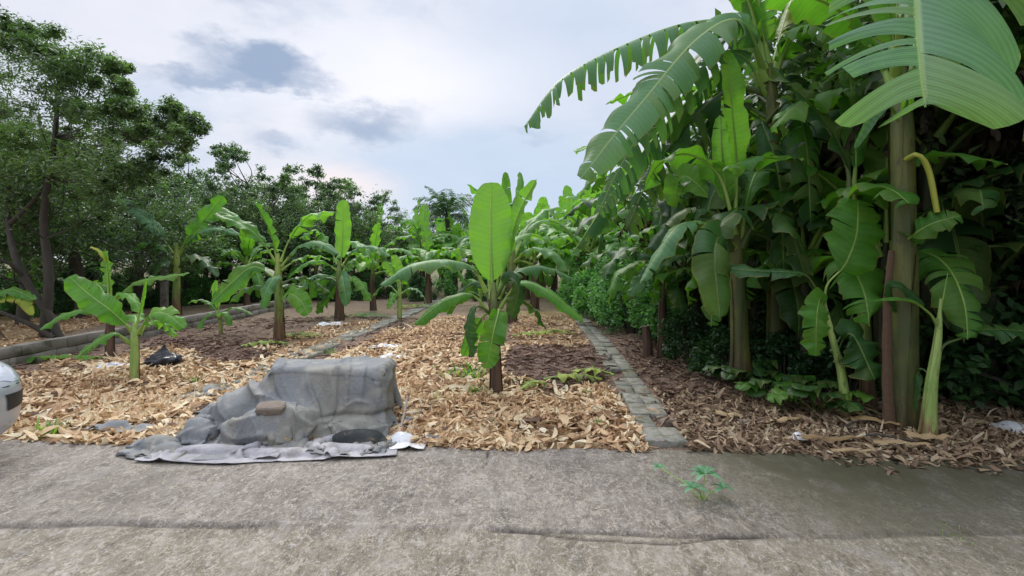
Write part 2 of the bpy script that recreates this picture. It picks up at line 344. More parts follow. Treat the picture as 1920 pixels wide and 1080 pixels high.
# concrete road
t = NT('road_concrete'); g = t.vmul(t.geo(), (1, .55, 1)); lc = t.sep(t.attr()); x = t.sep(g)
n1 = t.noise(g, .9, 5, .6); n2 = t.noise(g, 5, 5, .6); n3 = t.noise(g, 42, 4, .75); n4 = t.noise(t.vmul(g, (1, 1, 1)), 130, 3, .7)
br = t.n('ShaderNodeTexNoise'); mp = t.n('ShaderNodeMapping'); mp.inputs['Rotation'].default_value = (0, 0, R(-38)); mp.inputs['Scale'].default_value = (3.5, 15, 1); t.set(mp.inputs['Vector'], g); t.set(br.inputs['Vector'], mp.outputs[0]); br.inputs['Scale'].default_value = 1.6; br.inputs['Detail'].default_value = 5; br.inputs['Distortion'].default_value = .6
n5 = t.noise(t.vmul(g, (1, .8, 1)), 14, 6, .75, .8)
c = t.mix(t.sm(n1, .35, .65), (.165, .136, .112, 1), (.225, .192, .158, 1))
vz = t.n('ShaderNodeTexVoronoi', feature='F1'); t.set(vz.inputs['Vector'], t.vmul(t.geo(), (1, .7, 1))); vz.inputs['Scale'].default_value = 75; vr = t.n('ShaderNodeSeparateColor'); t.set(vr.inputs[0], vz.outputs['Color']); agg = t.m('MULTIPLY', t.sm(vz.outputs['Distance'], .42, .30), 1.0)
rd = t.m('ABSOLUTE', t.m('SUBTRACT', t.noise(t.vmul(t.geo(), (1, .7, 1)), 7, 5, .6, .5), .5)); ridge_ = t.sm(rd, .018, .004)
c = t.mix(t.sm(lc[0], .3, .7), c, t.mix(n2, (.165, .138, .098, 1), (.235, .200, .145, 1)))
c = t.mix(t.m('MULTIPLY', t.sm(n5, .50, .64), .65), c, (.33, .305, .275, 1)); c = t.mix(t.m('MULTIPLY', t.sm(n5, .47, .33), .75), c, (.07, .060, .048, 1))       # lighter, sandier near slab
c = t.mix(t.m('MULTIPLY', t.sm(n2, .5, .68), .45), c, (.30, .28, .26, 1)); c = t.mix(t.m('MULTIPLY', t.sm(n2, .46, .3), .5), c, (.11, .098, .085, 1))
c = t.mix(t.m('MULTIPLY', t.sm(n3, .56, .66), .8), c, (.42, .39, .37, 1)); c = t.mix(t.m('MULTIPLY', t.sm(n3, .46, .36), .75), c, (.075, .068, .06, 1))
c = t.mix(t.m('MULTIPLY', t.sm(n4, .58, .68), .5), c, (.5, .48, .46, 1)); c = t.mix(t.m('MULTIPLY', t.sm(n4, .42, .34), .4), c, (.07, .065, .06, 1))
c = t.mix(t.m('MULTIPLY', t.sm(br.outputs[0], .60, .70), .3), c, (.36, .33, .28, 1)); c = t.mix(t.m('MULTIPLY', t.sm(br.outputs[0], .40, .32), .3), c, (.10, .088, .075, 1))
c = t.mix(t.m('MULTIPLY', agg, t.m('MULTIPLY', t.sm(vr.outputs[0], .74, .78), .34)), c, (.42, .38, .34, 1)); c = t.mix(t.m('MULTIPLY', agg, t.m('MULTIPLY', t.sm(vr.outputs[0], .30, .26), .32)), c, (.06, .052, .045, 1)); c = t.mix(t.m('MULTIPLY', t.sm(n2, .42, .62), .22), c, (.31, .27, .22, 1)); c = t.mix(t.m('MULTIPLY', t.sm(n1, .52, .66), .4), c, (.12, .105, .08, 1)); c = t.mix(t.m('MULTIPLY', ridge_, .5), c, (.44, .39, .31, 1))
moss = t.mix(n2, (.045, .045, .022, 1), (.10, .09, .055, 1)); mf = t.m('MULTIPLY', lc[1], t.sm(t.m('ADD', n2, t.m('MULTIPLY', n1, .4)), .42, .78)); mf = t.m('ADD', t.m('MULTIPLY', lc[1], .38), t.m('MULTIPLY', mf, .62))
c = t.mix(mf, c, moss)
c = t.mix(t.m('MULTIPLY', lc[2], .9), c, (.025, .02, .017, 1))
hh = t.m('ADD', t.m('ADD', t.m('MULTIPLY', n5, .9), t.m('MULTIPLY', n3, .7)), t.m('ADD', t.m('MULTIPLY', n4, .3), t.m('MULTIPLY', br.outputs[0], .3)))
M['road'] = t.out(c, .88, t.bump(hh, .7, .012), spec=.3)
t = NT('concrete_block'); g = t.geo(); lc = t.sep(t.attr()); n2 = t.noise(g, 9, 5, .65); n3 = t.noise(g, 70, 3, .7)
c = t.mix(lc[2], (.17, .17, .15, 1), (.29, .275, .25, 1)); c = t.mix(t.m('MULTIPLY', t.sm(n2, .44, .58), .75), c, (.13, .135, .08, 1)); c = t.mix(t.m('MULTIPLY', t.sm(n2, .45, .3), .6), c, (.20, .14, .10, 1))
c = t.mix(t.m('MULTIPLY', t.sm(n3, .55, .68), .5), c, (.36, .35, .32, 1))
M['block'] = t.out(c, .92, t.bump(n3, .6, .006), spec=.2)
t = NT('wall_concrete'); g = t.geo(); n2 = t.noise(g, 3, 5, .65); n3 = t.noise(g, 40, 3, .7)
c = t.mix(n2, (.13, .115, .095, 1), (.30, .275, .24, 1)); c = t.mix(t.m('MULTIPLY', t.sm(n2, .5, .4), .6), c, (.07, .07, .04, 1))
M['wall'] = t.out(c, .92, t.bump(n3, .5, .01), spec=.2)
def cloth_mat(name, a, b, dirt, rough=.75, sc=1.0):
    t = NT(name); o = t.obj(); n1 = t.noise(o, 2.3, 4, .6); n2 = t.noise(o, 7, 6, .7); n3 = t.noise(o, 320, 2); n4 = t.noise(o, 22, 4, .7)
    c = t.mix(t.sm(n1, .42, .58), a, b); c = t.mix(t.m('MULTIPLY', t.sm(n2, .50, .64), .6), c, dirt); c = t.mix(t.m('MULTIPLY', t.sm(n2, .46, .34), .4), c, tuple(x * .65 for x in a)); c = t.mix(t.m('MULTIPLY', t.sm(n4, .58, .70), .4), c, tuple(x * .7 for x in b))
    vd = t.n('ShaderNodeVectorMath', operation='ADD'); cn = t.n('ShaderNodeTexNoise'); t.set(cn.inputs['Vector'], o); cn.inputs['Scale'].default_value = 5; t.set(vd.inputs[0], o); t.set(vd.inputs[1], t.vmul(cn.outputs['Color'], (.35, .35, .35)))
    e1 = t.vor(vd.outputs[0], 7, 'DISTANCE_TO_EDGE'); e2 = t.vor(vd.outputs[0], 17, 'DISTANCE_TO_EDGE')
    h = t.m('ADD', t.m('MULTIPLY', t.sm(e1, .10, .0), .9), t.m('ADD', t.m('MULTIPLY', t.sm(e2, .12, .0), .45), t.m('ADD', t.m('MULTIPLY', n4, .7), t.m('MULTIPLY', n3, .15))))
    return t.out(c, rough, t.bump(h, .22, .010), .05, spec=.3)
M['tarp'] = cloth_mat('grey_tarp', (.195, .203, .210), (.235, .228, .200), (.32, .30, .26))
M['tarp_l'] = cloth_mat('pale_ground_sheet', (.30, .29, .31), (.42, .40, .41), (.20, .18, .16))
M['tarp_d'] = cloth_mat('dark_net', (.03, .035, .035), (.06, .065, .06), (.12, .11, .10))
M['plastic_w'] = cloth_mat('white_plastic', (.62, .64, .68), (.75, .75, .76), (.45, .38, .32), .4)
M['plastic_b'] = cloth_mat('black_plastic', (.01, .012, .018), (.02, .022, .03), (.05, .045, .04), .25)
t = NT('stone_brown'); M['stone'] = t.out(t.mix(t.noise(t.obj(), 20, 5), (.13, .10, .08, 1), (.27, .22, .17, 1)), .9, t.bump(t.noise(t.obj(), 40), .6, .01))
t = NT('pole_wood'); M['wood'] = t.out(t.mix(t.noise(t.obj(), 15, 4), (.26, .21, .17, 1), (.42, .36, .31, 1)), .8)
t = NT('car_paint'); M['paint'] = t.out((.50, .515, .54), .28, None, metal=.35, coat=.6)
t = NT('black_trim'); M['trim'] = t.out((.015, .015, .017), .45)
t = NT('tyre_rubber'); M['tyre'] = t.out((.02, .02, .02), .85)
t = NT('lamp_glass'); M['lampglass'] = t.out((.55, .58, .62), .08, None, spec=.8, metal=.5)
t = NT('window_glass'); M['glass'] = t.out((.02, .025, .03), .05, None, spec=.8)

# ------------------------------------------------------------------ ground, road, path, kerb, wall
def axis(lo, hi, step, far, growth=1.25):
    a = list(np.arange(lo, hi, step)); d = step
    x = hi
    while x < far[1]: a.append(x); d *= growth; x += d
    a.append(far[1]); d = step; x = lo - step
    while x > far[0]: a.insert(0, x); d *= growth; x -= d
    a.insert(0, far[0]); return np.array(a)
POLY_HUSK = [  # in photograph pixels, projected on the ground
    [(-600, 850), (-500, 700), (60, 700), (110, 672), (250, 668), (330, 650), (420, 690), (520, 665), (470, 655), (480, 645), (640, 610), (720, 600), (730, 607), (560, 680), (480, 760), (300, 800), (560, 700), (760, 608), (870, 590), (870, 640), (960, 640), (940, 700), (1060, 735), (1130, 725), (1205, 790), (1215, 860), (-600, 880)],
    [(960, 580), (1060, 570), (1085, 610), (1105, 655), (960, 650)], [(-600, 640), (-200, 610), (60, 588), (200, 592), (330, 574), (230, 598), (60, 642), (-300, 700)]]
def pix(x, y): return 960 + x / y * F, HOR + CH / y * F
def husk_mask(x, y):
    yy = np.maximum(y, .5); px, py = pix(x, yy); px = px + (fbm(x * 2, y * 2, 31) - .5) * 40 * 5 / yy; py = py + (fbm(x * 2, y * 2, 33) - .5) * 26 * 5 / yy
    return inpoly(px, py, POLY_HUSK[0]) | inpoly(px, py, POLY_HUSK[1]) | inpoly(px, py, POLY_HUSK[2])
xs = axis(-9, 7, .075, (-900, 900)); ys = axis(3.4, 15, .075, (-200, 1800))
X, Yg = np.meshgrid(xs, ys, indexing='ij'); Z = gh(X, Yg)
mk = husk_mask(X, Yg).astype(float) * (Yg > 4) * (Yg < 16)
pxg, pyg = pix(X, np.maximum(Yg, .5))
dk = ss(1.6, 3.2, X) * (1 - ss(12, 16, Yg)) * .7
gr = ss(9, 14, Yg) * .35 + ss(22, 40, Yg) * .6
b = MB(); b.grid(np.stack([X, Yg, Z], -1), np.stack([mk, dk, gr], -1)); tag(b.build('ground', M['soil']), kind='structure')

def crack_y(x): return 2.98 + np.interp(x, [-6, -2.5, -1.2, 0, .4, 3, 6], [.07, .06, .0, -.02, -.05, -.06, -.05]) + (vn(x * 2.2, 0 * x, 11) - .5) * .05
xs = axis(-4.6, 4.6, .018, (-60, 60)); ty = np.concatenate([np.linspace(-40, -2, 12), np.linspace(-1.6, 2.2, 14), np.arange(2.24, 4.05, .018)])
X, Yr = np.meshgrid(xs, ty, indexing='ij')
last = road_edge(xs)
extra = np.linspace(0, 1, 18)[None, 1:]; Ye = 4.05 + (np.maximum(last, 3.6)[:, None] - 4.05) * extra
Ye = np.where(last[:, None] < 4.07, 4.05 - (4.07 - np.minimum(last, 4.07))[:, None] * 0 + extra * .02, Ye)
X = np.concatenate([X, np.repeat(xs[:, None], extra.shape[1], 1)], 1); Yr = np.concatenate([Yr, Ye], 1)
cy = crack_y(X); near = ss(.02, -.02, Yr - cy)
jw = np.interp(X, [-6, -1.6, -1.2, -.2, .0, 1.2, 1.5, 6], [.012, .012, .002, .002, .012, .014, .006, .008])
d1 = np.abs(Yr - cy); groove = np.exp(-(d1 / .018) ** 2) * ss(0, .012, jw)
# the second thin crack that loops round a lifted sliver
cy2 = cy - .085 * np.exp(-((X - .62) / .42) ** 4) ; d2 = np.abs(Yr - cy2); c2 = np.exp(-(d2 / .010) ** 2) * ss(-.15, .1, X) * ss(1.45, 1.2, X)
ridge = np.exp(-((Yr - cy - .03 - .02 * np.sin(X * 2)) / .05) ** 2) * .013 * ss(.4, -.3, X)
tc_x = -.30 + (Yr - 3.2) * .12 + (vn(Yr * 6, Yr * 0, 8) - .5) * .06; c3 = np.exp(-((X - tc_x) / .007) ** 2) * ss(3.75, 4.0, Yr)
Zr = (fbm(X * .8, Yr * .8, 40) - .47) * .03 + (fbm(X * 5, Yr * 9, 44) - .47) * .008 - groove * .014 - c2 * .012 - c3 * .01 + ridge + near * -.004
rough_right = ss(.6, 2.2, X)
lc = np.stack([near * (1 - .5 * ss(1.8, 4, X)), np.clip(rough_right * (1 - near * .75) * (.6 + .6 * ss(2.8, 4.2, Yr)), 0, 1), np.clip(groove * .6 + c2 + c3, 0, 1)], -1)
Pn = np.stack([X, Yr, Zr], -1)
skirt = Pn[:, -1:].copy(); skirt[..., 2] -= .12; Pn = np.concatenate([Pn, skirt], 1); lc = np.concatenate([lc, lc[:, -1:]], 1)
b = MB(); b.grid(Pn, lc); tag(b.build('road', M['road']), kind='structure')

# path of concrete blocks, two abreast
b = MB(); y = 4.33; rr = random.Random(5)
while y < 26:
    if not (4.80 < y < 5.05):
        xc = np.interp(y, [4.3, 5.5, 9, 13.5, 27], [1.27, 1.37, 1.58, 1.76, 2.35])
        for k in (-1, 1):
            if rr.random() < .04: continue
            z = float(gh(np.array([xc]), np.array([y + .2]))[0])
            b.box((xc + k * .092 + rr.uniform(-.012, .012), y + .19, max(z, 0) - .008 + rr.uniform(-.008, .008)), (.168, .365, .09), rr.uniform(-.05, .05) - .05, lc=(0, 0, rr.random()), jit=.004)
    y += .39 + rr.uniform(0, .012)
tag(b.build('path', M['block'], smooth=False), kind='structure')
b = MB(); y = 5.6
while y < 21:
    xc = np.interp(y, [5.6, 8.3, 13.6, 21], [-3.42, -3.28, -3.0, -2.7])
    for k in (-1, 1):
        if rr.random() < .08: continue
        b.box((xc + k * .1, y + .19, -.012 + rr.uniform(-.012, .012)), (.19, .375, .12), rr.uniform(-.03, .03) - .05, lc=(0, 0, rr.random()), jit=.004)
    y += .39
tag(b.build('kerb_strip', M['block'], smooth=False), kind='structure')
b = MB(); y = 4.9
wl = empty('low_wall', (-7.15, 5, 0), 0, 'low weathered concrete block wall along the left edge of the plot', 'wall')
while y < 19:
    for k in range(2):
        b.box((-7.15 + rr.uniform(-.006, .006) - (y - 9) * .012, y + (.2 if k else 0), .06 + k * .155), (.15, .39, .15), .012, lc=(0, 0, rr.random()), jit=.004)
    y += .398
o = b.build('block_course', M['wall'], None, smooth=False, origin=(-7.15, 5, 0)); o.parent = wl; o.location = (0, 0, 0)

# ------------------------------------------------------------------ litter (stuff nobody could count)
def litter(name, x, y, L, W, curl, tint, mat, zoff=0., tilt=.35, K=5):
    n = len(x); a = np.linspace(-1, 1, K)[None, :, None]; bb = np.array([-1, 0, 1.])[None, None, :]
    L = L[:, None, None]; W = W[:, None, None]; r = lambda lo, hi: RNG.uniform(lo, hi, (n, 1, 1))
    w = W * (1 - .75 * np.abs(a) ** r(1.5, 3)); lx = a * L + 0 * bb; ly = bb * w + r(-.5, .5) * L * (a ** 2)
    cu = curl[:, None, None]; lz = cu * L * (a ** 2) * r(-.5, .7) + np.abs(bb) * w * r(-.9, .9) + 0 * lx + r(-.25, .25) * L * a * bb * .4
    t1 = r(-tilt, tilt); t2 = r(-.6, .6); yaw = r(0, 2 * np.pi)
    x1 = lx * np.cos(t1) - lz * np.sin(t1); z1 = lx * np.sin(t1) + lz * np.cos(t1)
    y2 = ly * np.cos(t2) - z1 * np.sin(t2); z2 = ly * np.sin(t2) + z1 * np.cos(t2)
    X_ = x1 * np.cos(yaw) - y2 * np.sin(yaw); Y_ = x1 * np.sin(yaw) + y2 * np.cos(yaw)
    zb = np.maximum(gh(x, y), -.02)[:, None, None]; X_ = X_ + x[:, None, None]; Y_ = Y_ + y[:, None, None]
    Z_ = z2 - z2.min(axis=(1, 2), keepdims=True) * .6 + zb + r(0, 1) * .03 + zoff
    Pn = np.stack([X_, Y_, Z_], -1).reshape(n, -1, 3); i = np.arange(K * 3).reshape(K, 3)
    f = np.stack([i[:-1, :-1], i[:-1, 1:], i[1:, 1:], i[1:, :-1]], -1).reshape(-1, 4)
    F_ = (f[None] + (np.arange(n) * K * 3)[:, None, None]).reshape(-1, 4)
    c = np.zeros((n, K * 3, 3)); c[..., 0] = np.tile(np.array([-1, 0, 1.]), K)[None]; c[..., 2] = tint[:, None]
    b = MB(); b.add(Pn.reshape(-1, 3), F_, c.reshape(-1, 3)); return b.build(name, mat)
def scatter(n, xr, yr, test):
    x = RNG.uniform(*xr, n); y = RNG.uniform(*yr, n); k = test(x, y); return x[k], y[k]
blockpath = lambda x, y: np.abs(x - np.interp(y, [4.3, 5.5, 9, 13.5, 27], [1.27, 1.37, 1.58, 1.76, 2.35])) < .2
kerb = lambda x, y: (np.abs(x - np.interp(y, [5.6, 8.3, 13.6, 21], [-3.42, -3.28, -3.0, -2.7])) < .2) & (y > 5.7)
def t_h(x, y): return (RNG.random(len(x)) < .08 + .92 * ss(.37, .55, fbm(x * 1.7, y * 1.7, 90))) & husk_mask(x, y) & (y > road_edge(x) - .04) & ~blockpath(x, y) & (~kerb(x, y) | (RNG.random(len(x)) < .45))
x1, y1 = scatter(64000, (-7.2, 1.4), (4.2, 7), t_h); x2, y2 = scatter(40000, (-12, 1.8), (7, 14.5), t_h)
x = np.concatenate([x1, x2]); y = np.concatenate([y1, y2]); n = len(x)
tt = np.clip(.0 + .95 * fbm(x * 1.1, y * 1.1, 61) + RNG.normal(0, .27, n), 0, 1)
tag(litter('husk_litter', x, y, RNG.uniform(.018, .075, n) * np.where(RNG.random(n) < .12, 1.6, 1), RNG.uniform(.006, .028, n), RNG.uniform(.3, 1.7, n), tt, M['husk'], 0, .6), 'orange tan dry husk litter spread over the plot behind the road', 'dry litter', kind='stuff')
x, y = scatter(3800, (-6, 1.4), (4.2, 9), lambda x, y: husk_mask(x, y) & (y > road_edge(x) + .02) & ~blockpath(x, y)); n = len(x)
tag(litter('husk_sheet_litter', x, y, RNG.uniform(.04, .10, n), RNG.uniform(.018, .04, n), RNG.uniform(.1, .9, n), np.clip(RNG.normal(.62, .3, n), 0, 1), M['husk'], .02, .45, 6), 'larger crumpled pale husk pieces strewn over the orange husk bed', 'dry litter', kind='stuff')
def t_t(x, y):
    px, py = pix(x, y); a = inpoly(px, py, [(300, 640), (480, 640), (540, 660), (430, 700), (250, 690)]) | inpoly(px, py, [(940, 655), (1120, 650), (1150, 720), (1000, 745), (890, 720)]) | inpoly(px, py, [(1180, 640), (1400, 660), (1560, 740), (1300, 770), (1200, 720)])
    return (a | (RNG.random(len(x)) < .24)) & ~blockpath(x, y) & ~kerb(x, y) & (y > road_edge(x) + .3)
x, y = scatter(19000, (-7, 5), (4.6, 14), t_t); n = len(x)
tag(litter('stalk_litter', x, y, RNG.uniform(.05, .22, n), RNG.uniform(.004, .012, n), RNG.uniform(.05, .4, n), np.clip(RNG.normal(.5, .25, n), 0, 1), M['twig'], .0, .12), 'purple brown chopped stalks lying on the bare soil', 'dry stalks', kind='stuff')
def t_r(x, y):
    e = y - road_edge(x); p = np.clip(1.1 - np.abs(e - .5) / 1.5, .06, 1) * ss(1.25, 1.5, x) ; spill = (e > -.05 - .35 * ss(2, 2.8, x) * RNG.random(len(x)))
    return (RNG.random(len(x)) < p) & spill & ~(blockpath(x, y) & (RNG.random(len(x)) < .72))
x, y = scatter(24000, (1.2, 6.0), (3.7, 8.5), t_r); n = len(x)
tt = np.clip(.55 + RNG.normal(0, .28, n) + .2 * (fbm(x * 1.5, y * 1.5, 70) - .5), 0, 1)
tag(litter('leaf_litter', x, y, RNG.uniform(.02, .09, n) * np.where(RNG.random(n) < .07, 1.9, 1), RNG.uniform(.004, .022, n), RNG.uniform(.2, 1.5, n), tt, M['rlit'], 0, .5, 6), 'curled brown and straw coloured dead leaves under the banana clump', 'dead leaves', kind='stuff')
#SPLIT
# ------------------------------------------------------------------ banana plants
def curve(pts, n):
    p = np.array([tuple(q) for q in pts], float)
    if len(p) == 2: p = np.stack([p[0], (p[0] + p[1]) / 2, p[1]])
    q = np.vstack([2 * p[0] - p[1], p, 2 * p[-1] - p[-2]]); out = []
    for i in range(1, len(q) - 2):
        for t in np.linspace(0, 1, 12, endpoint=False):
            out.append(.5 * (2 * q[i] + (q[i + 1] - q[i - 1]) * t + (2 * q[i - 1] - 5 * q[i] + 4 * q[i + 1] - q[i + 2]) * t * t + (3 * q[i] - q[i - 1] - 3 * q[i + 1] + q[i + 2]) * t ** 3))
    out.append(p[-1]); out = np.array(out); d = np.r_[0, np.cumsum(np.linalg.norm(np.diff(out, axis=0), axis=1))]
    s = np.linspace(0, d[-1], n); return np.stack([np.interp(s, d, out[:, k]) for k in range(3)], 1), d[-1]
unit = lambda a: a / (np.linalg.norm(a, axis=-1, keepdims=True) + 1e-9)
def leaf(parent, pts, W, mat, nrm=None, t0=.12, fold=.35, droop=.9, tl=0, tr=0, gap=.0, grav=.0, r0=.02, sweep=.25, wave=.03, n=34, m=6, seed=0, dry=0., wexp=.42, mat2='petiole', name='leaf', even=False, wR=1., wL=1., ragged=.0):
    mat2 = 'petiole_d' if (mat == 'leaf_dark' and mat2 == 'petiole') else mat2
    rg = np.random.default_rng(seed * 7919 + 13)
    if W > .1 and tl == 0 and tr == 0 and not even and not dry: tl, tr = int(rg.integers(0, 5)), int(rg.integers(0, 5)); gap = gap or float(rg.uniform(.02, .10)); wave = max(wave, float(rg.uniform(.035, .07)))
    droop = droop if droop < 1 else 1 + (droop - 1) * .35
    C, L = curve(pts, n); T = unit(np.gradient(C, axis=0))
    h = np.array(nrm if nrm is not None else (0, 0, 1.), float)
    S = np.cross(T, h); S = unit(S)
    for i in range(1, n):
        if np.dot(S[i], S[i - 1]) < 0: S[i] = -S[i]
        S[i] = unit(S[i] * .6 + S[i - 1] * .4)
    Nn = unit(np.cross(S, T)); s = np.linspace(0, 1, n); mb = MB()
    prof = lambda q: W * np.clip(4 * q * (1 - q), 0, 1) ** wexp * (1.06 - .18 * q)
    itp = lambda A, q: np.stack([np.interp(q, s, A[:, k]) for k in range(3)], -1)
    for sgn, nt_, wm in ((-1, tl, wL), (1, tr, wR)):
        gp = gap if not isinstance(gap, tuple) else gap[0 if sgn < 0 else 1]
        bs = [0.] + (sorted(rg.uniform(.04, .97, nt_)) if not even else list(np.linspace(.05, .97, nt_) + np.sort(rg.uniform(-.4, .4, nt_)) * 0 + rg.uniform(-.38, .38, nt_) / nt_)) + [1.]
        for k in range(len(bs) - 1):
            a, b_ = bs[k], bs[k + 1]
            if b_ - a < .012: continue
            kk = max(3, int((b_ - a) * (1 - t0) * n) + 1); q = np.linspace(a, b_, kk); sq = t0 + q * (1 - t0)
            c0 = itp(C, sq); Tt = unit(itp(T, sq)); Ss = unit(itp(S, sq)) * sgn; Nq = unit(itp(Nn, sq)); w = prof(q) * wm
            torn = nt_ > 0; g = (grav * (1 + rg.uniform(-.25, .25)) if torn else grav); dr = droop * (1 + (rg.uniform(-.3, .3) if torn else 0)); w = w * (1 - (rg.uniform(0, .12) + ragged * rg.random()) * torn)
            sw = (sweep if not isinstance(sweep, tuple) else sweep[0 if sgn < 0 else 1]) + (rg.uniform(-.08, .08) if torn else 0); w = w * (1 - .10 * vn(sq * 60 * L, sq * 0, seed + 3) ** 3 * (0 if mat in ('leaf_hero',) else 1)); rows = [c0]; p = c0.copy(); sc = (a + b_) / 2; ph = rg.uniform(0, 6.3)
            for j in range(1, m + 1):
                u = (j - .5) / m; phi = fold - dr * u * 1.3
                d = Ss * math.cos(phi) + Nq * math.sin(phi) + Tt * sw
                d = unit(d * max(0., 1 - g * u ** .7) + np.array([0, 0, -1.]) * g * u ** .7)
                p = p + d * (w / m)[:, None]
                uu = j / m; pp = p + Nq * (wave * (1. if mat == 'leaf_hero' or dry else 1.9) * uu ** 1.5 * (np.sin(sq * 23 + ph) * .6 + np.sin(sq * 47 + ph * 2) * .4) * np.minimum(1, w / W * 1.2))[:, None] * (W / .25)
                if torn: pp = pp + Tt * ((sc - q) * (1 - t0) * L * gp * uu ** .8)[:, None]
                rows.append(pp)
            Pn = np.stack(rows, 1); c = np.zeros(Pn.shape); c[..., 0] = sgn * np.linspace(0, 1, m + 1)[None]; c[..., 1] = sq[:, None] * L; c[..., 2] = rg.random() * (1 if torn else .6)
            mb.grid(Pn if sgn > 0 else Pn[:, ::-1], c if sgn > 0 else c[:, ::-1])
    rr = r0 * np.interp(s, [0, .06, .15, .5, 1], [1.7, 1.25, .85, .5, .12]); mb.tube(C - Nn * rr[:, None] * .75, rr, 6, m=1, cap=False)
    return mb.build(name, [M[mat], M[mat2]], parent)
def arc(az, e0, L, bend, base=(0, 0, 0), off=.04, n=7, twist=0):
    p = np.array(base, float) + np.array([math.cos(az), math.sin(az), 0]) * off; out = [p.copy()]
    for i in range(n):
        s = (i + .5) / n; e = e0 - bend * s ** 1.35; a = az + twist * s
        p = p + np.array([math.cos(a) * math.cos(e), math.sin(a) * math.cos(e), math.sin(e)]) * L / n; out.append(p.copy())
    return out
def stem(parent, pts, r0, r1, mat, shells=4, seed=0, name='pseudostem', flare=1.25):
    rg = np.random.default_rng(seed + 5); C, L = curve(pts, 16); s = np.linspace(0, 1, 16); r = r0 + (r1 - r0) * s; r = r * (1 + (flare - 1) * np.exp(-s * 9)) * (1 - .5 * ss(.78, 1, s)); mb = MB()
    mb.tube(C, r, 14)
    for k in range(shells):     # overlapping leaf sheaths wrapped round the core
        a0 = k * 2.4 + rg.uniform(-.4, .4); top = rg.uniform(.45, 1.0); wd = rg.uniform(1.5, 2.6); ns = 14; na = 9
        ssn = np.linspace(0, top, ns); ring = []
        for i, q in enumerate(ssn):
            c = np.array([np.interp(q, s, C[:, j]) for j in range(3)]); rr = np.interp(q, s, r) * (1.03 + .035 * k + .02 * q); half = wd / 2 * (1 - .55 * (i / ns) ** 3)
            th = a0 + np.linspace(-half, half, na) + q * .5; e = rr * (1 + .05 * (np.linspace(-1, 1, na) ** 4))
            ring.append(np.stack([c[0] + e * np.cos(th), c[1] + e * np.sin(th), np.full(na, c[2])], 1))
        mb.grid(np.array(ring))
    return mb.build(name, M[mat], parent)
def skirt(parent, z0, r, n, mat='dry_leaf', L=.8, seed=0, W=.10, name='dead_leaf'):
    rg = random.Random(seed)
    for k in range(n):
        az = rg.uniform(0, 6.28); l = L * rg.uniform(.6, 1.2)
        leaf(parent, arc(az, R(rg.uniform(10, 50)), l, R(rg.uniform(110, 150)), (0, 0, z0 * rg.uniform(.85, 1)), r * .8, 6), W * rg.uniform(.8, 1.4), mat, fold=-.1, droop=1.1, tl=9, tr=9, gap=.35, t0=.15, wave=.09, grav=.85, m=4, n=26, ragged=.4, r0=.012, seed=seed * 31 + k, mat2=mat, name=name)
def plant(name, bpx, bpy, crown, leaves, r=(.07, .045), mat='stem', label='', cat='banana plant', group=None, Y=None, path=None, shells=4, seed=1):
    """custom plant: base given on the ground; leaves as lists of (px, py, dy) seen from the camera's eye, placed at real distances"""
    Y = Y or F * CH / (bpy - HOR); base = P(bpx, bpy, Y); base.z = max(base.z, -.02)
    root = empty(name, base, 0, label, cat, group); loc = lambda q: P(q[0], q[1], Y + (q[2] if len(q) > 2 else 0)) - base
    sp = [Vector((0, 0, -.03))] + [loc(q) for q in (path or [])] + [loc(crown)]
    stem(root, sp, r[0], r[1], mat, shells, seed)
    for k, lf in enumerate(leaves):
        kw = dict(lf); pts = [loc(q) for q in kw.pop('p')]; leaf(root, pts, kw.pop('W'), kw.pop('mat', 'leaf'), seed=seed * 50 + k, **kw)
    return root, base, loc
CAM = (0, -1, .25)
LD = lambda *p, **k: dict(p=p, **k)

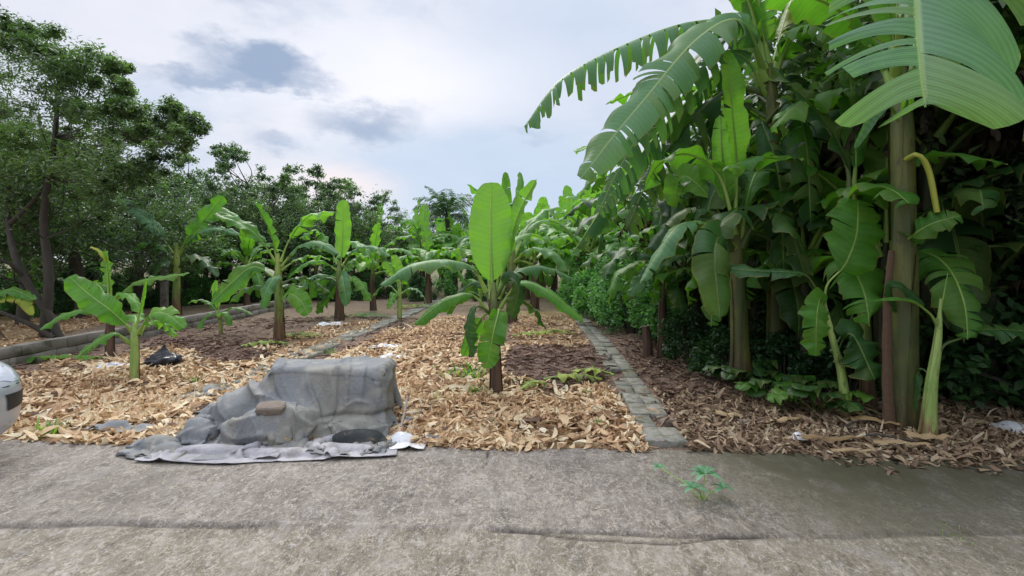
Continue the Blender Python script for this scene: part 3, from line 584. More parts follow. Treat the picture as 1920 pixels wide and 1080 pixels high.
# hero young banana in the middle of the husk bed
plant('banana_plant', 930, 745, (925, 530, 0), [
    LD((925, 560, 0), (921, 500, 0), (920, 430, .05), (921, 342, .12), W=.272, mat='leaf_young', nrm=CAM, t0=.14, fold=.28, droop=.35, wave=.025, dry=1, r0=.024, sweep=.35, n=40, m=8, wexp=.5),
    LD((932, 560, 0), (950, 480, .1), (972, 400, .15), (1006, 336, .1), W=.12, mat='leaf_young', nrm=(-.6, -1, .1), t0=.22, fold=.5, droop=.2, r0=.02),
    LD((915, 545, 0), (885, 500, -.1), (825, 488, -.25), (765, 500, -.35), (712, 535, -.45), W=.17, nrm=(0, -.25, 1), t0=.14, fold=.2, droop=1.9, wave=.04, r0=.02, mat='leaf_blue', tl=2, gap=.03),
    LD((918, 585, 0), (885, 552, -.1), (835, 562, -.2), (775, 608, -.3), W=.13, nrm=(0, -.5, 1), t0=.25, fold=.2, droop=1.5, r0=.016, mat='leaf', tr=2, gap=.05),
    LD((920, 590, 0), (893, 575, -.12), (876, 610, -.2), (884, 672, -.2), W=.11, nrm=(-.8, -1, .4), t0=.25, fold=.1, droop=1.3, mat='leaf_dark', r0=.015),
    LD((928, 590, -.03), (935, 583, -.2), (926, 620, -.34), (912, 692, -.36), W=.165, nrm=(.1, -1, .25), t0=.2, fold=.15, droop=1.0, mat='leaf', tr=4, tl=3, gap=.08, r0=.016, wave=.05),
    LD((935, 575, 0), (975, 530, -.1), (1030, 548, -.2), (1094, 602, -.3), W=.13, nrm=(0, -.5, 1), t0=.2, fold=.2, droop=1.5, mat='leaf', r0=.018, tr=1, gap=.04),
    LD((932, 560, .05), (965, 512, .25), (1015, 500, .4), (1075, 522, .5), W=.16, nrm=(0, -.3, 1), t0=.15, droop=1.7, mat='leaf_blue'),
    LD((930, 560, 0), (955, 522, -.1), (972, 545, -.15), (958, 598, -.15), W=.13, nrm=(.6, -1, .6), t0=.22, mat='leaf_dark', droop=1.3, tr=3, gap=.1),
    LD((922, 570, .05), (900, 530, .25), (865, 545, .4), (838, 590, .5), W=.13, t0=.2, mat='leaf_dark', droop=1.4),
    LD((922, 560, .05), (910, 500, .3), (880, 470, .6), (840, 470, .8), W=.13, t0=.2, mat='leaf', droop=1.2),
    LD((928, 560, .05), (945, 470, .3), (985, 440, .6), (1030, 450, .8), W=.14, t0=.25, mat='leaf', droop=1.0),
    LD((922, 580, .0), (900, 600, .2), (880, 640, .35), (868, 668, .4), W=.10, t0=.3, mat='leaf', nrm=CAM),
    LD((930, 570, .0), (965, 560, .2), (1000, 580, .35), (1025, 620, .4), W=.11, t0=.2, mat='leaf_dark'),
    ], r=(.062, .05), mat='stem_brown', label='young banana plant with one broad upright yellow-green leaf, standing centre in the orange husks', seed=3)
# tall one right behind it
plant('banana_plant', 958, 604, (960, 450, 0), [
    LD((960, 480, 0), (955, 420, 0), (950, 370, 0), (948, 322, .1), W=.17, mat='leaf', nrm=CAM, t0=.2, r0=.03, fold=.6, droop=.2),
    LD((962, 480, 0), (968, 400, 0), (978, 350, 0), (974, 322, .1), W=.15, mat='leaf_far', nrm=(-.5, -1, 0), t0=.2, r0=.03, fold=.6, droop=.2),
    LD((960, 480, 0), (940, 410, 0), (905, 365, -.2), (876, 345, -.4), W=.20, mat='leaf', t0=.3, r0=.03, droop=1.2),
    LD((962, 480, 0), (1000, 420, .2), (1050, 420, .4), (1100, 470, .4), W=.28, mat='leaf_far', t0=.15, r0=.03, droop=1.5, tr=5, gap=.1),
    LD((962, 490, 0), (1000, 465, -.6), (1040, 475, -1), (1065, 510, -1.3), W=.28, mat='leaf_far', t0=.15, r0=.03, droop=1.6),
    LD((958, 490, 0), (920, 450, -.3), (880, 455, -.6), (850, 500, -.6), W=.28, mat='leaf', t0=.15, r0=.03, droop=1.5),
    LD((960, 485, 0), (985, 430, .6), (1020, 395, 1), (1060, 390, 1.2), W=.25, mat='leaf_far', t0=.15, r0=.03, droop=1.5),
    ], r=(.12, .08), mat='stem_brown', label='tall banana plant directly behind the young plant with the broad upright leaf', seed=4)
# left foreground plant with yellow green stem
plant('banana_plant', 252, 722, (252, 607, 0), [
    LD((252, 622, 0), (205, 580, -.2), (162, 548, -.3), (130, 518, -.35), W=.185, nrm=(.3, -.85, .9), t0=.14, fold=.2, droop=.5, mat='leaf', sweep=.3),
    LD((256, 615, 0), (265, 570, 0), (270, 540, 0), (273, 520, 0), W=.045, nrm=(1, -.6, 0), t0=.25, mat='leaf_young', fold=1.2, droop=0, r0=.016),
    LD((256, 622, 0), (285, 588, -.1), (315, 590, -.2), (346, 616, -.25), W=.14, nrm=(-.2, -.6, 1), t0=.15, droop=1.1),
    LD((258, 625, 0), (280, 605, .15), (305, 605, .3), (335, 630, .4), W=.12, t0=.15, droop=1.0, mat='leaf_young'),
    LD((246, 640, 0), (215, 625, -.15), (180, 640, -.25), (140, 672, -.35), W=.11, nrm=(0, -.5, 1), t0=.2, droop=1.3),
    LD((250, 625, 0), (255, 600, .2), (250, 590, .4), (235, 600, .6), W=.12, t0=.2),
    ], r=(.047, .042), mat='stem_young', label='short banana plant with thick yellow-green stem beside the white bag', seed=5)
plant('banana_plant', 206, 671, (206, 560, 0), [
    LD((206, 575, 0), (207, 540, 0), (203, 505, 0), (197, 468, 0), W=.12, nrm=(-.3, -1, 0), t0=.25, mat='leaf_young', fold=.4, droop=.2),
    LD((208, 570, 0), (250, 532, 0), (300, 520, .1), (356, 512, .2), W=.13, nrm=(0, -.4, 1), t0=.15, droop=1.1),
    LD((204, 570, 0), (165, 580, 0), (120, 590, -.1), (74, 618, -.2), W=.11, nrm=(0, -.6, 1), t0=.2, droop=1.2),
    LD((204, 565, 0), (185, 535, .2), (165, 530, .4), (130, 545, .6), W=.15, t0=.15),
    LD((208, 565, 0), (230, 550, -.3), (250, 560, -.5), (265, 590, -.6), W=.12, t0=.15, droop=1.2),
    LD((206, 565, 0), (200, 490, 0), (190, 472, 0), (170, 462, 0), W=.08, t0=.6, mat='leaf_yellow'),
    ], r=(.06, .045), mat='stem_brown', label='slender banana plant behind the short yellow-green stemmed one, near the low wall', seed=6)
plant('banana_plant', 524, 638, (521, 475, 0), [
    LD((521, 500, 0), (512, 450, 0), (497, 412, 0), (477, 378, 0), W=.12, nrm=(1, -.8, .3), t0=.2, fold=.9, droop=.2, mat='leaf'),
    LD((518, 490, 0), (488, 448, -.1), (450, 418, -.2), (398, 400, -.2), W=.20, nrm=(.2, -.5, 1), t0=.2, droop=1.0),
    LD((525, 490, 0), (545, 445, 0), (580, 405, .1), (630, 398, .2), W=.2, nrm=(-.2, .5, 1), t0=.3, droop=1.8, mat='leaf_young', fold=.1),
    LD((526, 498, 0), (560, 462, -.1), (600, 455, -.2), (635, 476, -.3), W=.2, nrm=(0, -.3, 1), t0=.15, droop=1.4, mat='leaf_blue', tr=3, gap=.06),
    LD((526, 505, 0), (560, 485, .2), (590, 480, .4), (620, 486, .5), W=.16, t0=.2, droop=1.3),
    LD((517, 520, 0), (475, 500, -.1), (435, 530, -.3), (396, 568, -.4), W=.25, nrm=(.2, -.7, .8), t0=.15, droop=.9, tr=2, gap=.05),
    LD((524, 565, 0), (540, 550, -.2), (562, 562, -.35), (578, 590, -.4), W=.22, nrm=(.2, -.9, .6), t0=.18, droop=.7),
    LD((527, 530, 0), (560, 520, .2), (590, 528, .4), (620, 548, .5), W=.2, t0=.15, droop=1.4, mat='leaf_dark'),
    LD((520, 540, 0), (490, 535, .2), (455, 545, .4), (430, 568, .5), W=.18, t0=.15, droop=1.4, mat='leaf_blue'),
    LD((520, 530, 0), (500, 505, .5), (480, 505, .9), (450, 520, 1.3), W=.2, t0=.15, droop=1.2, mat='leaf_dark'),
    LD((524, 540, 0), (535, 535, .5), (560, 540, .9), (580, 560, 1.1), W=.2, t0=.15, droop=1.2, mat='leaf_dark'),
    LD((524, 520, 0), (515, 520, -.4), (500, 545, -.6), (492, 580, -.6), W=.14, t0=.25, droop=1.2, mat='leaf_blue', nrm=CAM),
    ], r=(.085, .06), mat='stem', label='tall banana plant with brown stem base beyond the draped tarp, leaves arching both ways', seed=7)
plant('banana_plant', 636, 602, (636, 490, 0), [
    LD((637, 510, 0), (641, 470, 0), (643, 425, 0), (642, 374, 0), W=.235, nrm=CAM, t0=.22, mat='leaf_young', fold=.3, droop=.4, wexp=.33),
    LD((633, 495, 0), (612, 450, 0), (590, 432, 0), (562, 448, 0), W=.25, t0=.15, droop=1.4),
    LD((640, 497, 0), (665, 468, 0), (700, 462, -.1), (732, 480, -.2), W=.25, t0=.15, droop=1.5, mat='leaf_blue'),
    LD((632, 505, 0), (600, 488, -.2), (570, 495, -.4), (540, 520, -.5), W=.22, t0=.12, droop=1.5, tr=3, gap=.06),
    LD((632, 520, 0), (600, 515, -.3), (565, 530, -.6), (535, 560, -.7), W=.25, t0=.12, droop=1.5, mat='leaf_blue'),
    LD((640, 510, 0), (665, 485, .2), (690, 482, .4), (715, 500, .5), W=.25, t0=.12, droop=1.5),
    LD((638, 530, 0), (640, 515, -.4), (645, 535, -.7), (650, 575, -.8), W=.2, nrm=CAM, t0=.2, mat='leaf_blue', tl=3, tr=3, gap=.1),
    LD((636, 530, 0), (660, 520, -.2), (680, 535, -.4), (695, 565, -.5), W=.22, t0=.15, droop=1.4, mat='leaf'),
    LD((634, 530, 0), (618, 520, .2), (598, 530, .5), (580, 560, .7), W=.22, t0=.15, droop=1.4, mat='leaf_dark'),
    LD((636, 520, 0), (610, 560, .3), (600, 575, .5), (595, 590, .6), W=.18, t0=.15, droop=1.4, mat='leaf_dark'),
    ], r=(.10, .075), mat='stem_brown', label='banana plant with a squared upright bright leaf and dark purple-brown stem, left of centre', seed=8)
plant('banana_plant', 331, 592, (331, 455, 0), [
    LD((328, 480, 0), (365, 432, 0), (392, 400, 0), (420, 364, 0), W=.30, nrm=(.5, -.8, .7), t0=.18, fold=.3, droop=.5),
    LD((333, 475, 0), (380, 405, .2), (430, 402, .3), (500, 452, .3), W=.26, nrm=(.2, -.5, 1), t0=.25, droop=1.0),
    LD((326, 475, 0), (290, 425, .1), (255, 395, .2), (218, 365, .2), W=.24, nrm=(.2, -.6, 1), t0=.2, droop=.8, mat='leaf_blue', tl=3, gap=.1),
    LD((334, 480, 0), (365, 440, -.2), (405, 428, -.4), (450, 440, -.4), W=.2, nrm=(0, -.6, 1), t0=.15, droop=1.2, mat='leaf_blue'),
    LD((328, 490, 0), (300, 460, 0), (275, 455, -.1), (245, 470, -.1), W=.25, t0=.15, mat='leaf'),
    LD((330, 500, 0), (310, 490, -.4), (290, 510, -.6), (275, 545, -.6), W=.25, t0=.15, mat='leaf_dark'),
    LD((335, 500, 0), (355, 480, -.3), (385, 490, -.5), (410, 520, -.6), W=.25, t0=.15, mat='leaf_dark'),
    ], r=(.10, .08), mat='stem', label='large banana plant behind the grey post, leaves lifted against the dark trees', seed=9)
plant('banana_plant', 414, 626, (412, 585, 0), [
    LD((412, 592, 0), (395, 570, 0), (375, 562, 0), (352, 568, 0), W=.12, t0=.15), LD((413, 592, 0), (430, 578, 0), (450, 578, 0), (475, 590, 0), W=.12, t0=.15),
    LD((412, 592, 0), (405, 560, 0), (402, 540, 0), (405, 525, 0), W=.09, t0=.2, mat='leaf_young', nrm=CAM), LD((412, 595, 0), (420, 585, -.3), (428, 595, -.4), (430, 612, -.5), W=.1, t0=.15),
    LD((412, 595, 0), (396, 588, -.2), (380, 600, -.3), (372, 618, -.4), W=.1, t0=.15)],
    r=(.035, .03), mat='stem_young', label='very small banana plant on the bare soil, left of the tall brown-based one', seed=10)
plant('banana_plant', 749, 602, (749, 525, 0), [
    LD((748, 545, 0), (742, 520, 0), (732, 505, 0), (716, 492, 0), W=.16, nrm=CAM, t0=.25, mat='leaf_young', fold=.2), LD((750, 540, 0), (748, 515, 0), (744, 497, 0), (738, 478, 0), W=.17, nrm=CAM, t0=.3, mat='leaf_young', fold=.2),
    LD((750, 550, 0), (770, 540, 0), (790, 550, 0), (800, 570, 0), W=.14, t0=.2, mat='leaf_blue'), LD((748, 550, 0), (730, 535, 0), (712, 540, 0), (695, 560, 0), W=.14, t0=.2, mat='leaf_blue'),
    LD((748, 555, 0), (740, 550, -.4), (735, 560, -.6), (728, 580, -.8), W=.12, t0=.2)],
    r=(.05, .04), mat='stem_young', label='thin banana plant with two bright yellow-green leaves just past the end of the kerb', seed=11)
plant('banana_plant', 8, 640, (-30, 560, 0), [
    LD((-30, 575, 0), (0, 548, -.1), (30, 545, -.2), (66, 562, -.3), W=.17, nrm=(0, -.5, 1), t0=.1, droop=1.2, mat='leaf'),
    LD((-30, 580, 0), (10, 560, -.2), (40, 562, -.3), (62, 592, -.4), W=.13, nrm=(0, -.8, .8), t0=.3, mat='leaf_yellow'),
    LD((-30, 575, 0), (-60, 540, -.1), (-90, 540, -.2), (-120, 562, -.3), W=.17, t0=.1),
    LD((-30, 570, 0), (-25, 520, 0), (-20, 500, 0), (-18, 480, 0), W=.13, nrm=CAM, t0=.2)],
    r=(.06, .05), mat='stem', label='banana plant at the far left behind the wall, one leaf edge yellowing', seed=12, path=[(-20, 600, 0)])
plant('banana_plant', 70, 590, (68, 540, 0), [
    LD((68, 550, 0), (50, 520, 0), (30, 510, 0), (10, 520, 0), W=.2, t0=.15, mat='leaf'), LD((68, 550, 0), (90, 525, 0), (110, 522, 0), (135, 535, 0), W=.2, t0=.15, mat='leaf'),
    LD((68, 550, 0), (66, 510, 0), (75, 485, 0), (90, 468, 0), W=.17, t0=.2, mat='leaf'), LD((68, 555, 0), (62, 540, -.5), (50, 550, -.7), (42, 570, -.8), W=.16, t0=.2, mat='leaf'),
    LD((68, 545, 0), (60, 500, 0), (45, 480, 0), (25, 478, 0), W=.17, t0=.2, mat='leaf_young')],
    r=(.08, .05), label='bright green banana plant under the dark trees beyond the low wall', seed=13)

# prototypes for the repeated plants further back
def proto_banana(seed, H, nl, L, W, mats, r=.09, smat='stem_brown', tears=3, upright=True, spread=(35, 75), bend=(75, 115), dead=0, gap=.12, n=24, m=4, label=''):
    rg = random.Random(seed); root = empty('banana_plant', (0, 0, 0), 0, label, 'banana plant')
    stem(root, [(0, 0, -.05), (rg.uniform(-.04, .04), rg.uniform(-.04, .04), H * .5), (rg.uniform(-.06, .06), rg.uniform(-.06, .06), H)], r, r * .65, smat, 3, seed)
    for k in range(nl):
        az = k * 2.4 + rg.uniform(-.4, .4); e = R(rg.uniform(*spread)); z = H * (1 - .22 * (k / nl)) - .02; l = L * rg.uniform(.8, 1.15); bd = R(rg.uniform(*bend)) * (.85 + .5 * k / nl)
        e -= R(22) * k / nl
        leaf(root, arc(az, e, l, bd, (0, 0, z), r * .4, 7, rg.uniform(-.3, .3)), W * rg.uniform(.8, 1.1), rg.choice(mats), t0=.14, droop=rg.uniform(.8, 1.7), tl=rg.randint(0, tears), tr=rg.randint(0, tears), gap=gap, r0=r * .28, n=n, m=m, wave=.05, seed=seed * 40 + k)
    if upright:
        leaf(root, arc(rg.uniform(0, 6), R(84), L * .8, R(12), (0, 0, H), 0, 6), W * .9, 'leaf_young', t0=.2, fold=.4, droop=.4, n=n, m=m, r0=r * .25, seed=seed * 40 + 39)
    if dead: skirt(root, H * .95, r, dead, L=L * .5, seed=seed, W=W * .5)
    return root
ok = [0]
def use(proto, *a, **k):
    """the first placing moves the prototype itself, later ones copy it"""
    if 'used' not in proto.keys(): proto['used'] = 1; proto['_s'] = 1; del proto['_s']; return copy_tree(proto, *a, **k)
    return copy_tree(proto, *a, **k)
PR = [proto_banana(21, 1.45, 9, 1.55, .24, ['leaf', 'leaf', 'leaf_young', 'leaf_far'], label='proto'), proto_banana(22, 1.25, 8, 1.4, .25, ['leaf', 'leaf_far', 'leaf'], label='proto'),
      proto_banana(23, 1.6, 10, 1.6, .22, ['leaf_far', 'leaf', 'leaf'], tears=5, label='proto'), proto_banana(24, .55, 6, .8, .15, ['leaf', 'leaf_young'], r=.045, smat='stem_young', tears=1, label='proto')]
mid = [(700, 583, 0, 1.0, 'banana plant between the squared upright leaf plant and the two-leaved thin one'),
       (803, 571, 1, 1.25, 'banana plant with dark stem in the second row, left of the broad-leaved young plant'),
       (782, 556, 2, 1.15, 'banana plant in the far row seen through the gap left of the centre'),
       (855, 553, 0, 1.2, 'banana plant in the far row just left of the tall centre ones'),
       (592, 562, 2, 1.05, 'banana plant far back, left of the squared upright leaf, in front of dark trees'),
       (675, 560, 1, 1.1, 'banana plant far back behind and right of the squared upright leaf'),
       (463, 575, 0, 1.0, 'banana plant in shade far behind the tall brown-based one'),
       (980, 560, 1, 1.25, 'banana plant at the head of the husk strip beyond the centre plants'),
       (735, 548, 0, 1.25, 'banana plant far back, right of the dark trees'),
       (905, 556, 2, 1.2, 'banana plant deep in the row behind the broad-leaved young plant'),
       (505, 560, 1, 1.0, 'low banana plant in the shade of the dark trees on the left'),
       (388, 566, 2, 1.1, 'banana plant in deep shade right of the grey post')]
for i, (px_, py_, k, sc, lb) in enumerate(mid):
    g_ = G(px_, py_); use(PR[k], g_, i * 1.9 + .4, sc, lb, group='banana plants in rows across the plot')
# dense banana row far behind, right of centre and across the horizon
rg = random.Random(3); j = 0
for row, (Y0, xa, xb, st) in enumerate(((17, .7, 6.0, .95), (20.5, -.6, 8.5, 1.0), (24.5, -6.5, 11, 1.25), (30, -9, 15, 1.7))):
    x = xa
    while x < xb:
        y = Y0 + rg.uniform(-1, 1.2)
        if not (row == 0 and abs(x - 1.95) < .35):
            px_ = 960 + x / y * 1000
            sc = rg.uniform(1.35, 1.65) * (1 + .12 * row) * (.95 if px_ > 1000 else .80)
            use(PR[rg.choice((0, 1, 2))], (x, y, 0), rg.uniform(0, 6.28), sc, 'banana plant in the dense far green row behind the plot', group='banana plants of the dense far row')
        x += st * rg.uniform(.8, 1.25)
for px_, py_, sc, lb in ((1090, 556, 1.35, 'small bright banana plant beside the far end of the block path'), (1160, 575, 1.0, 'small banana plant poking out of the green bushes right of the path'),
                     (900, 582, 1.0, 'small banana plant half hidden behind the left leaf of the broad-leaved young plant')):
    g_ = G(px_, py_); use(PR[3], g_, px_ * .3, sc, lb)
for p_ in PR:
    for ch in [c for c in bpy.data.objects if c.parent == p_]: bpy.data.objects.remove(ch)
    bpy.data.objects.remove(p_)

# ------------------------------------------------------------------ right hand banana clump
MR, mb_, ml = plant('banana_plant', 1690, 800, (1690, 110, .1), [
    LD((1690, 160, .1), (1697, -80, -.9), (1712, -70, -1.75), (1720, 50, -2.2), (1727, 130, -2.38), (1736, 200, -2.45), W=.60, mat='leaf_hero', nrm=(-.05, -1, .35), t0=.28, fold=.30, droop=.6, tl=3, tr=20, gap=(.16, .78), even=True, sweep=(.34, .62), r0=.035, n=72, m=12, wave=.03, ragged=.12, grav=.14, wexp=.24, wR=1.1, wL=1.42),
    LD((1690, 180, 0), (1620, 60, .2), (1540, 0, .2), (1440, -10, .2), W=.33, mat='leaf', t0=.15, tl=7, tr=7, gap=.12, grav=.3, r0=.035),
    LD((1690, 160, 0), (1640, -80, .2), (1560, -180, .4), (1450, -170, .6), W=.33, mat='leaf', t0=.15, tl=5, tr=5, gap=.12, grav=.3, r0=.035),
    LD((1695, 170, 0), (1790, 20, .3), (1890, 20, .5), (1990, 150, .6), W=.33, mat='leaf_dark', t0=.15, tl=6, tr=6, gap=.1, grav=.3, r0=.035),
    LD((1695, 190, 0), (1760, 90, .8), (1850, 120, 1.3), (1940, 300, 1.6), W=.33, mat='leaf_dark', t0=.12, tl=6, tr=6, gap=.1, grav=.4, r0=.035),
    LD((1690, 190, 0), (1650, 90, .8), (1600, 130, 1.4), (1540, 260, 1.7), W=.33, mat='leaf_dark', t0=.12, tl=6, tr=6, gap=.1, grav=.4, r0=.035),
    LD((1688, 230, 0), (1665, 195, -.25), (1638, 215, -.3), (1602, 278, -.3), W=.06, nrm=(.5, -.8, .6), mat='leaf_hero', t0=.1, fold=.4, droop=.2, r0=.012),
    LD((1690, 215, 0), (1700, 185, -.3), (1660, 178, -.4), (1620, 190, -.45), W=.06, mat='leaf_young', nrm=(0, .2, 1), t0=.1, r0=.015),
    LD((1695, 200, 0), (1750, -100, .6), (1800, -200, 1.2), (1900, -180, 2), W=.34, mat='leaf', t0=.15, tl=4, tr=4, gap=.1),
    LD((1692, 460, 0), (1712, 440, -.15), (1750, 418, -.25), (1802, 404, -.3), W=.14, mat='leaf', nrm=(.1, -1, .9), t0=.05, fold=.15, droop=.4, r0=.012),
    LD((1690, 600, 0), (1668, 545, -.15), (1690, 538, -.2), (1734, 572, -.2), W=.07, mat='leaf_dark', nrm=(0, -1, .7), t0=.12, r0=.01),
    ], r=(.10, .085), mat='stem_old', Y=4.84, path=[(1694, 500, 0), (1690, 240, 0)], shells=6, label='massive old banana plant, olive stem, its huge pale leaf hanging over the road', seed=30)
b = MB(); b.tube(curve([ml(q) for q in ((1698, 300, -.08), (1722, 290, -.2), (1742, 322, -.22), (1757, 398, -.22))], 14)[0], .032 * np.linspace(1, .85, 14), 8, squash=.7); b.build('cut_petiole', M['petiole_y'], MR)
b = MB(); pts_, _ = curve([ml(q) for q in ((1668, 806, -.11), (1664, 700, -.11), (1664, 560, -.10), (1672, 470, -.08))], 16); b.tube(pts_, .06 * np.linspace(1, .5, 16) * (1 + .08 * np.sin(np.arange(16) * 1.9)), 8, squash=.35, c=(0, 0, .12)); b.build('dry_sheath', M['rlit'], MR)

plant('banana_plant', 1455, 717, (1442, 120, 0), [
    LD((1442, 150, 0), (1392, 48, -.1), (1290, 42, -.2), (1160, 88, -.3), (1050, 150, -.35), (982, 238, -.35), W=.50, mat='leaf_blue', nrm=(0, -.15, 1), t0=.10, fold=.1, droop=1.0, tl=26, tr=28, even=True, gap=.45, grav=1.0, r0=.032, n=80, sweep=.15, wave=.02, ragged=.15),
    LD((1440, 140, 0), (1390, 40, -.4), (1310, 70, -.7), (1205, 190, -.9), (1145, 262, -1.0), (1088, 336, -1.05), W=.44, mat='leaf_blue', nrm=(-.35, -.9, .5), t0=.10, fold=.2, droop=.7, tl=14, tr=9, gap=.12, grav=.3, r0=.035, n=56, ragged=.2),
    LD((1440, 160, 0), (1370, 120, .3), (1250, 230, .2), (1150, 360, 0), (1078, 468, -.1), W=.42, mat='leaf_blue', nrm=(-.5, -.7, .6), t0=.10, fold=-.5, droop=1.5, tl=18, tr=18, gap=.35, grav=.85, r0=.035, n=50, ragged=.3),
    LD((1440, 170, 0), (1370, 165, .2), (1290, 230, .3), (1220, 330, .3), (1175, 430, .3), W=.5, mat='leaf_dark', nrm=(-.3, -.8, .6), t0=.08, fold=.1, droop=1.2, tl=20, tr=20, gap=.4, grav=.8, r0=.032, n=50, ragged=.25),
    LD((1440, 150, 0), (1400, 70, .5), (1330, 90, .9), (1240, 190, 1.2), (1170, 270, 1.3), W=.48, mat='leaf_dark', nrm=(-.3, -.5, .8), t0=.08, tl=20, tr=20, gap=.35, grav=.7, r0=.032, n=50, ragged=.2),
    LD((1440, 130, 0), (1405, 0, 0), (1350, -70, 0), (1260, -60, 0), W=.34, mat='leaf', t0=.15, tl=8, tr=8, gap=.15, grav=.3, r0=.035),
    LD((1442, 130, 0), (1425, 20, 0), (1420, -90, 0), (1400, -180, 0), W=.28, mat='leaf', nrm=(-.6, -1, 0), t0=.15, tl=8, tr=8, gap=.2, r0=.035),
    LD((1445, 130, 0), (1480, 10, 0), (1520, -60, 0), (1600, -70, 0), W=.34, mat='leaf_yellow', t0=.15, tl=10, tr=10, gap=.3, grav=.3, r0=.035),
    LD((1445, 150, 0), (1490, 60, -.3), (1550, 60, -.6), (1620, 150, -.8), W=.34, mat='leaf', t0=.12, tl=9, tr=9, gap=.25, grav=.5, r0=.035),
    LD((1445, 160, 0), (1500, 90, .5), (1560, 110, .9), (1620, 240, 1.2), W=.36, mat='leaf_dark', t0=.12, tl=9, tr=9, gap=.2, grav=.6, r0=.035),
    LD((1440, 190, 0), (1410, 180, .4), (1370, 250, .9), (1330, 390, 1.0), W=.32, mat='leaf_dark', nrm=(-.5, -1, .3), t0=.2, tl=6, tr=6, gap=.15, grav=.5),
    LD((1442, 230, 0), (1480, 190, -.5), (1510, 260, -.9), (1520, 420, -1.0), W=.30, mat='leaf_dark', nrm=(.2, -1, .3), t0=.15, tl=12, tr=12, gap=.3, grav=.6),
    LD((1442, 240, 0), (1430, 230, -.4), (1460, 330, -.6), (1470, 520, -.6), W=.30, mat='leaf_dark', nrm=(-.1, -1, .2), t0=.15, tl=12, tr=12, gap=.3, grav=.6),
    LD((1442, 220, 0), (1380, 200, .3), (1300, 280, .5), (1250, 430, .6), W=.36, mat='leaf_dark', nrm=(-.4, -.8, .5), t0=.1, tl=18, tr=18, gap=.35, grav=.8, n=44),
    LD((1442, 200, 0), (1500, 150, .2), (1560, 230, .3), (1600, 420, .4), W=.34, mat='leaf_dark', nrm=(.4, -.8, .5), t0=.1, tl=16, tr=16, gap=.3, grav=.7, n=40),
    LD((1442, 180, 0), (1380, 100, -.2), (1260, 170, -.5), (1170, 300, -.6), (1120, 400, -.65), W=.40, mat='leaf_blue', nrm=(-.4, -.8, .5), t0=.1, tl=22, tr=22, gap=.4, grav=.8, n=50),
    ], r=(.10, .09), mat='stem_old', Y=6.6, path=[(1455, 500, 0), (1452, 260, 0)], label='old banana plant whose long comb-torn leaf arches out left against the sky', seed=31)
skirt([o for o in bpy.data.objects if o.get('label', '').startswith('old banana plant whose')][0], 3.0, .15, 8, L=1.5, seed=78, W=.15)
plant('banana_plant', 1388, 690, (1380, 420, 0), [
    LD((1380, 440, 0), (1382, 330, 0), (1374, 220, 0), (1364, 92, 0), W=.19, mat='leaf_young', nrm=(.3, -1, .1), t0=.30, fold=.4, droop=.3, tl=2, gap=.05, r0=.03, n=40),
    LD((1378, 440, 0), (1362, 360, 0), (1352, 280, -.1), (1350, 215, -.1), W=.13, mat='leaf_young', nrm=(-.6, -1, 0), t0=.25, r0=.025),
    LD((1380, 440, 0), (1350, 330, 0), (1290, 288, 0), (1235, 308, 0), (1205, 360, 0), W=.20, mat='leaf', nrm=(0, .3, 1), t0=.2, droop=1.7, r0=.028),
    LD((1380, 450, 0), (1330, 370, .3), (1280, 330, .5), (1262, 390, .6), W=.20, mat='leaf_young', nrm=(0, -1, .5), t0=.4, droop=.5, r0=.02),
    LD((1378, 460, 0), (1330, 400, 0), (1270, 400, 0), (1210, 470, 0), W=.26, mat='leaf_dark', t0=.15, droop=1.3, tl=5, tr=5, gap=.1, r0=.03),
    LD((1380, 460, 0), (1330, 425, -.3), (1270, 425, -.5), (1200, 530, -.6), W=.22, mat='leaf_blue', t0=.15, droop=1.5, tl=5, tr=5, gap=.1, r0=.03),
    LD((1384, 460, 0), (1430, 400, -.2), (1480, 420, -.4), (1510, 520, -.4), W=.26, mat='leaf_dark', t0=.15, droop=1.1, tl=5, tr=5, gap=.1, r0=.03),
    LD((1380, 470, 0), (1360, 440, -.4), (1340, 470, -.8), (1350, 600, -.9), W=.25, mat='leaf_dark', nrm=CAM, t0=.15, droop=1.1, tl=5, tr=5, gap=.1, r0=.03),
    LD((1384, 450, 0), (1410, 340, 0), (1430, 330, .2), (1470, 420, .2), W=.22, mat='leaf', t0=.2, r0=.03),
    ], r=(.09, .07), mat='stem_old', Y=5.95, label='banana plant with a narrow upright bright leaf, between old plants and bushes', seed=32)
plant('banana_plant', 1628, 765, (1598, 350, 0), [
    LD((1600, 380, 0), (1588, 300, 0), (1540, 220, .1), (1490, 165, .2), (1432, 112, .3), W=.17, mat='leaf_dark', nrm=(.5, -.9, .5), t0=.16, fold=.3, droop=.5, r0=.028, n=40),
    LD((1600, 370, 0), (1605, 300, .2), (1600, 200, .4), (1585, 90, .5), W=.16, mat='leaf', nrm=(-.3, -1, 0), t0=.2, r0=.025),
    LD((1602, 380, 0), (1640, 330, .3), (1660, 340, .5), (1680, 440, .6), W=.18, mat='leaf_dark', t0=.15),
    ], r=(.06, .04), mat='stem', Y=5.35, path=[(1618, 560, 0), (1608, 430, 0)], label='slim banana plant left of the massive olive stem, its dark leaf rising left', seed=33)
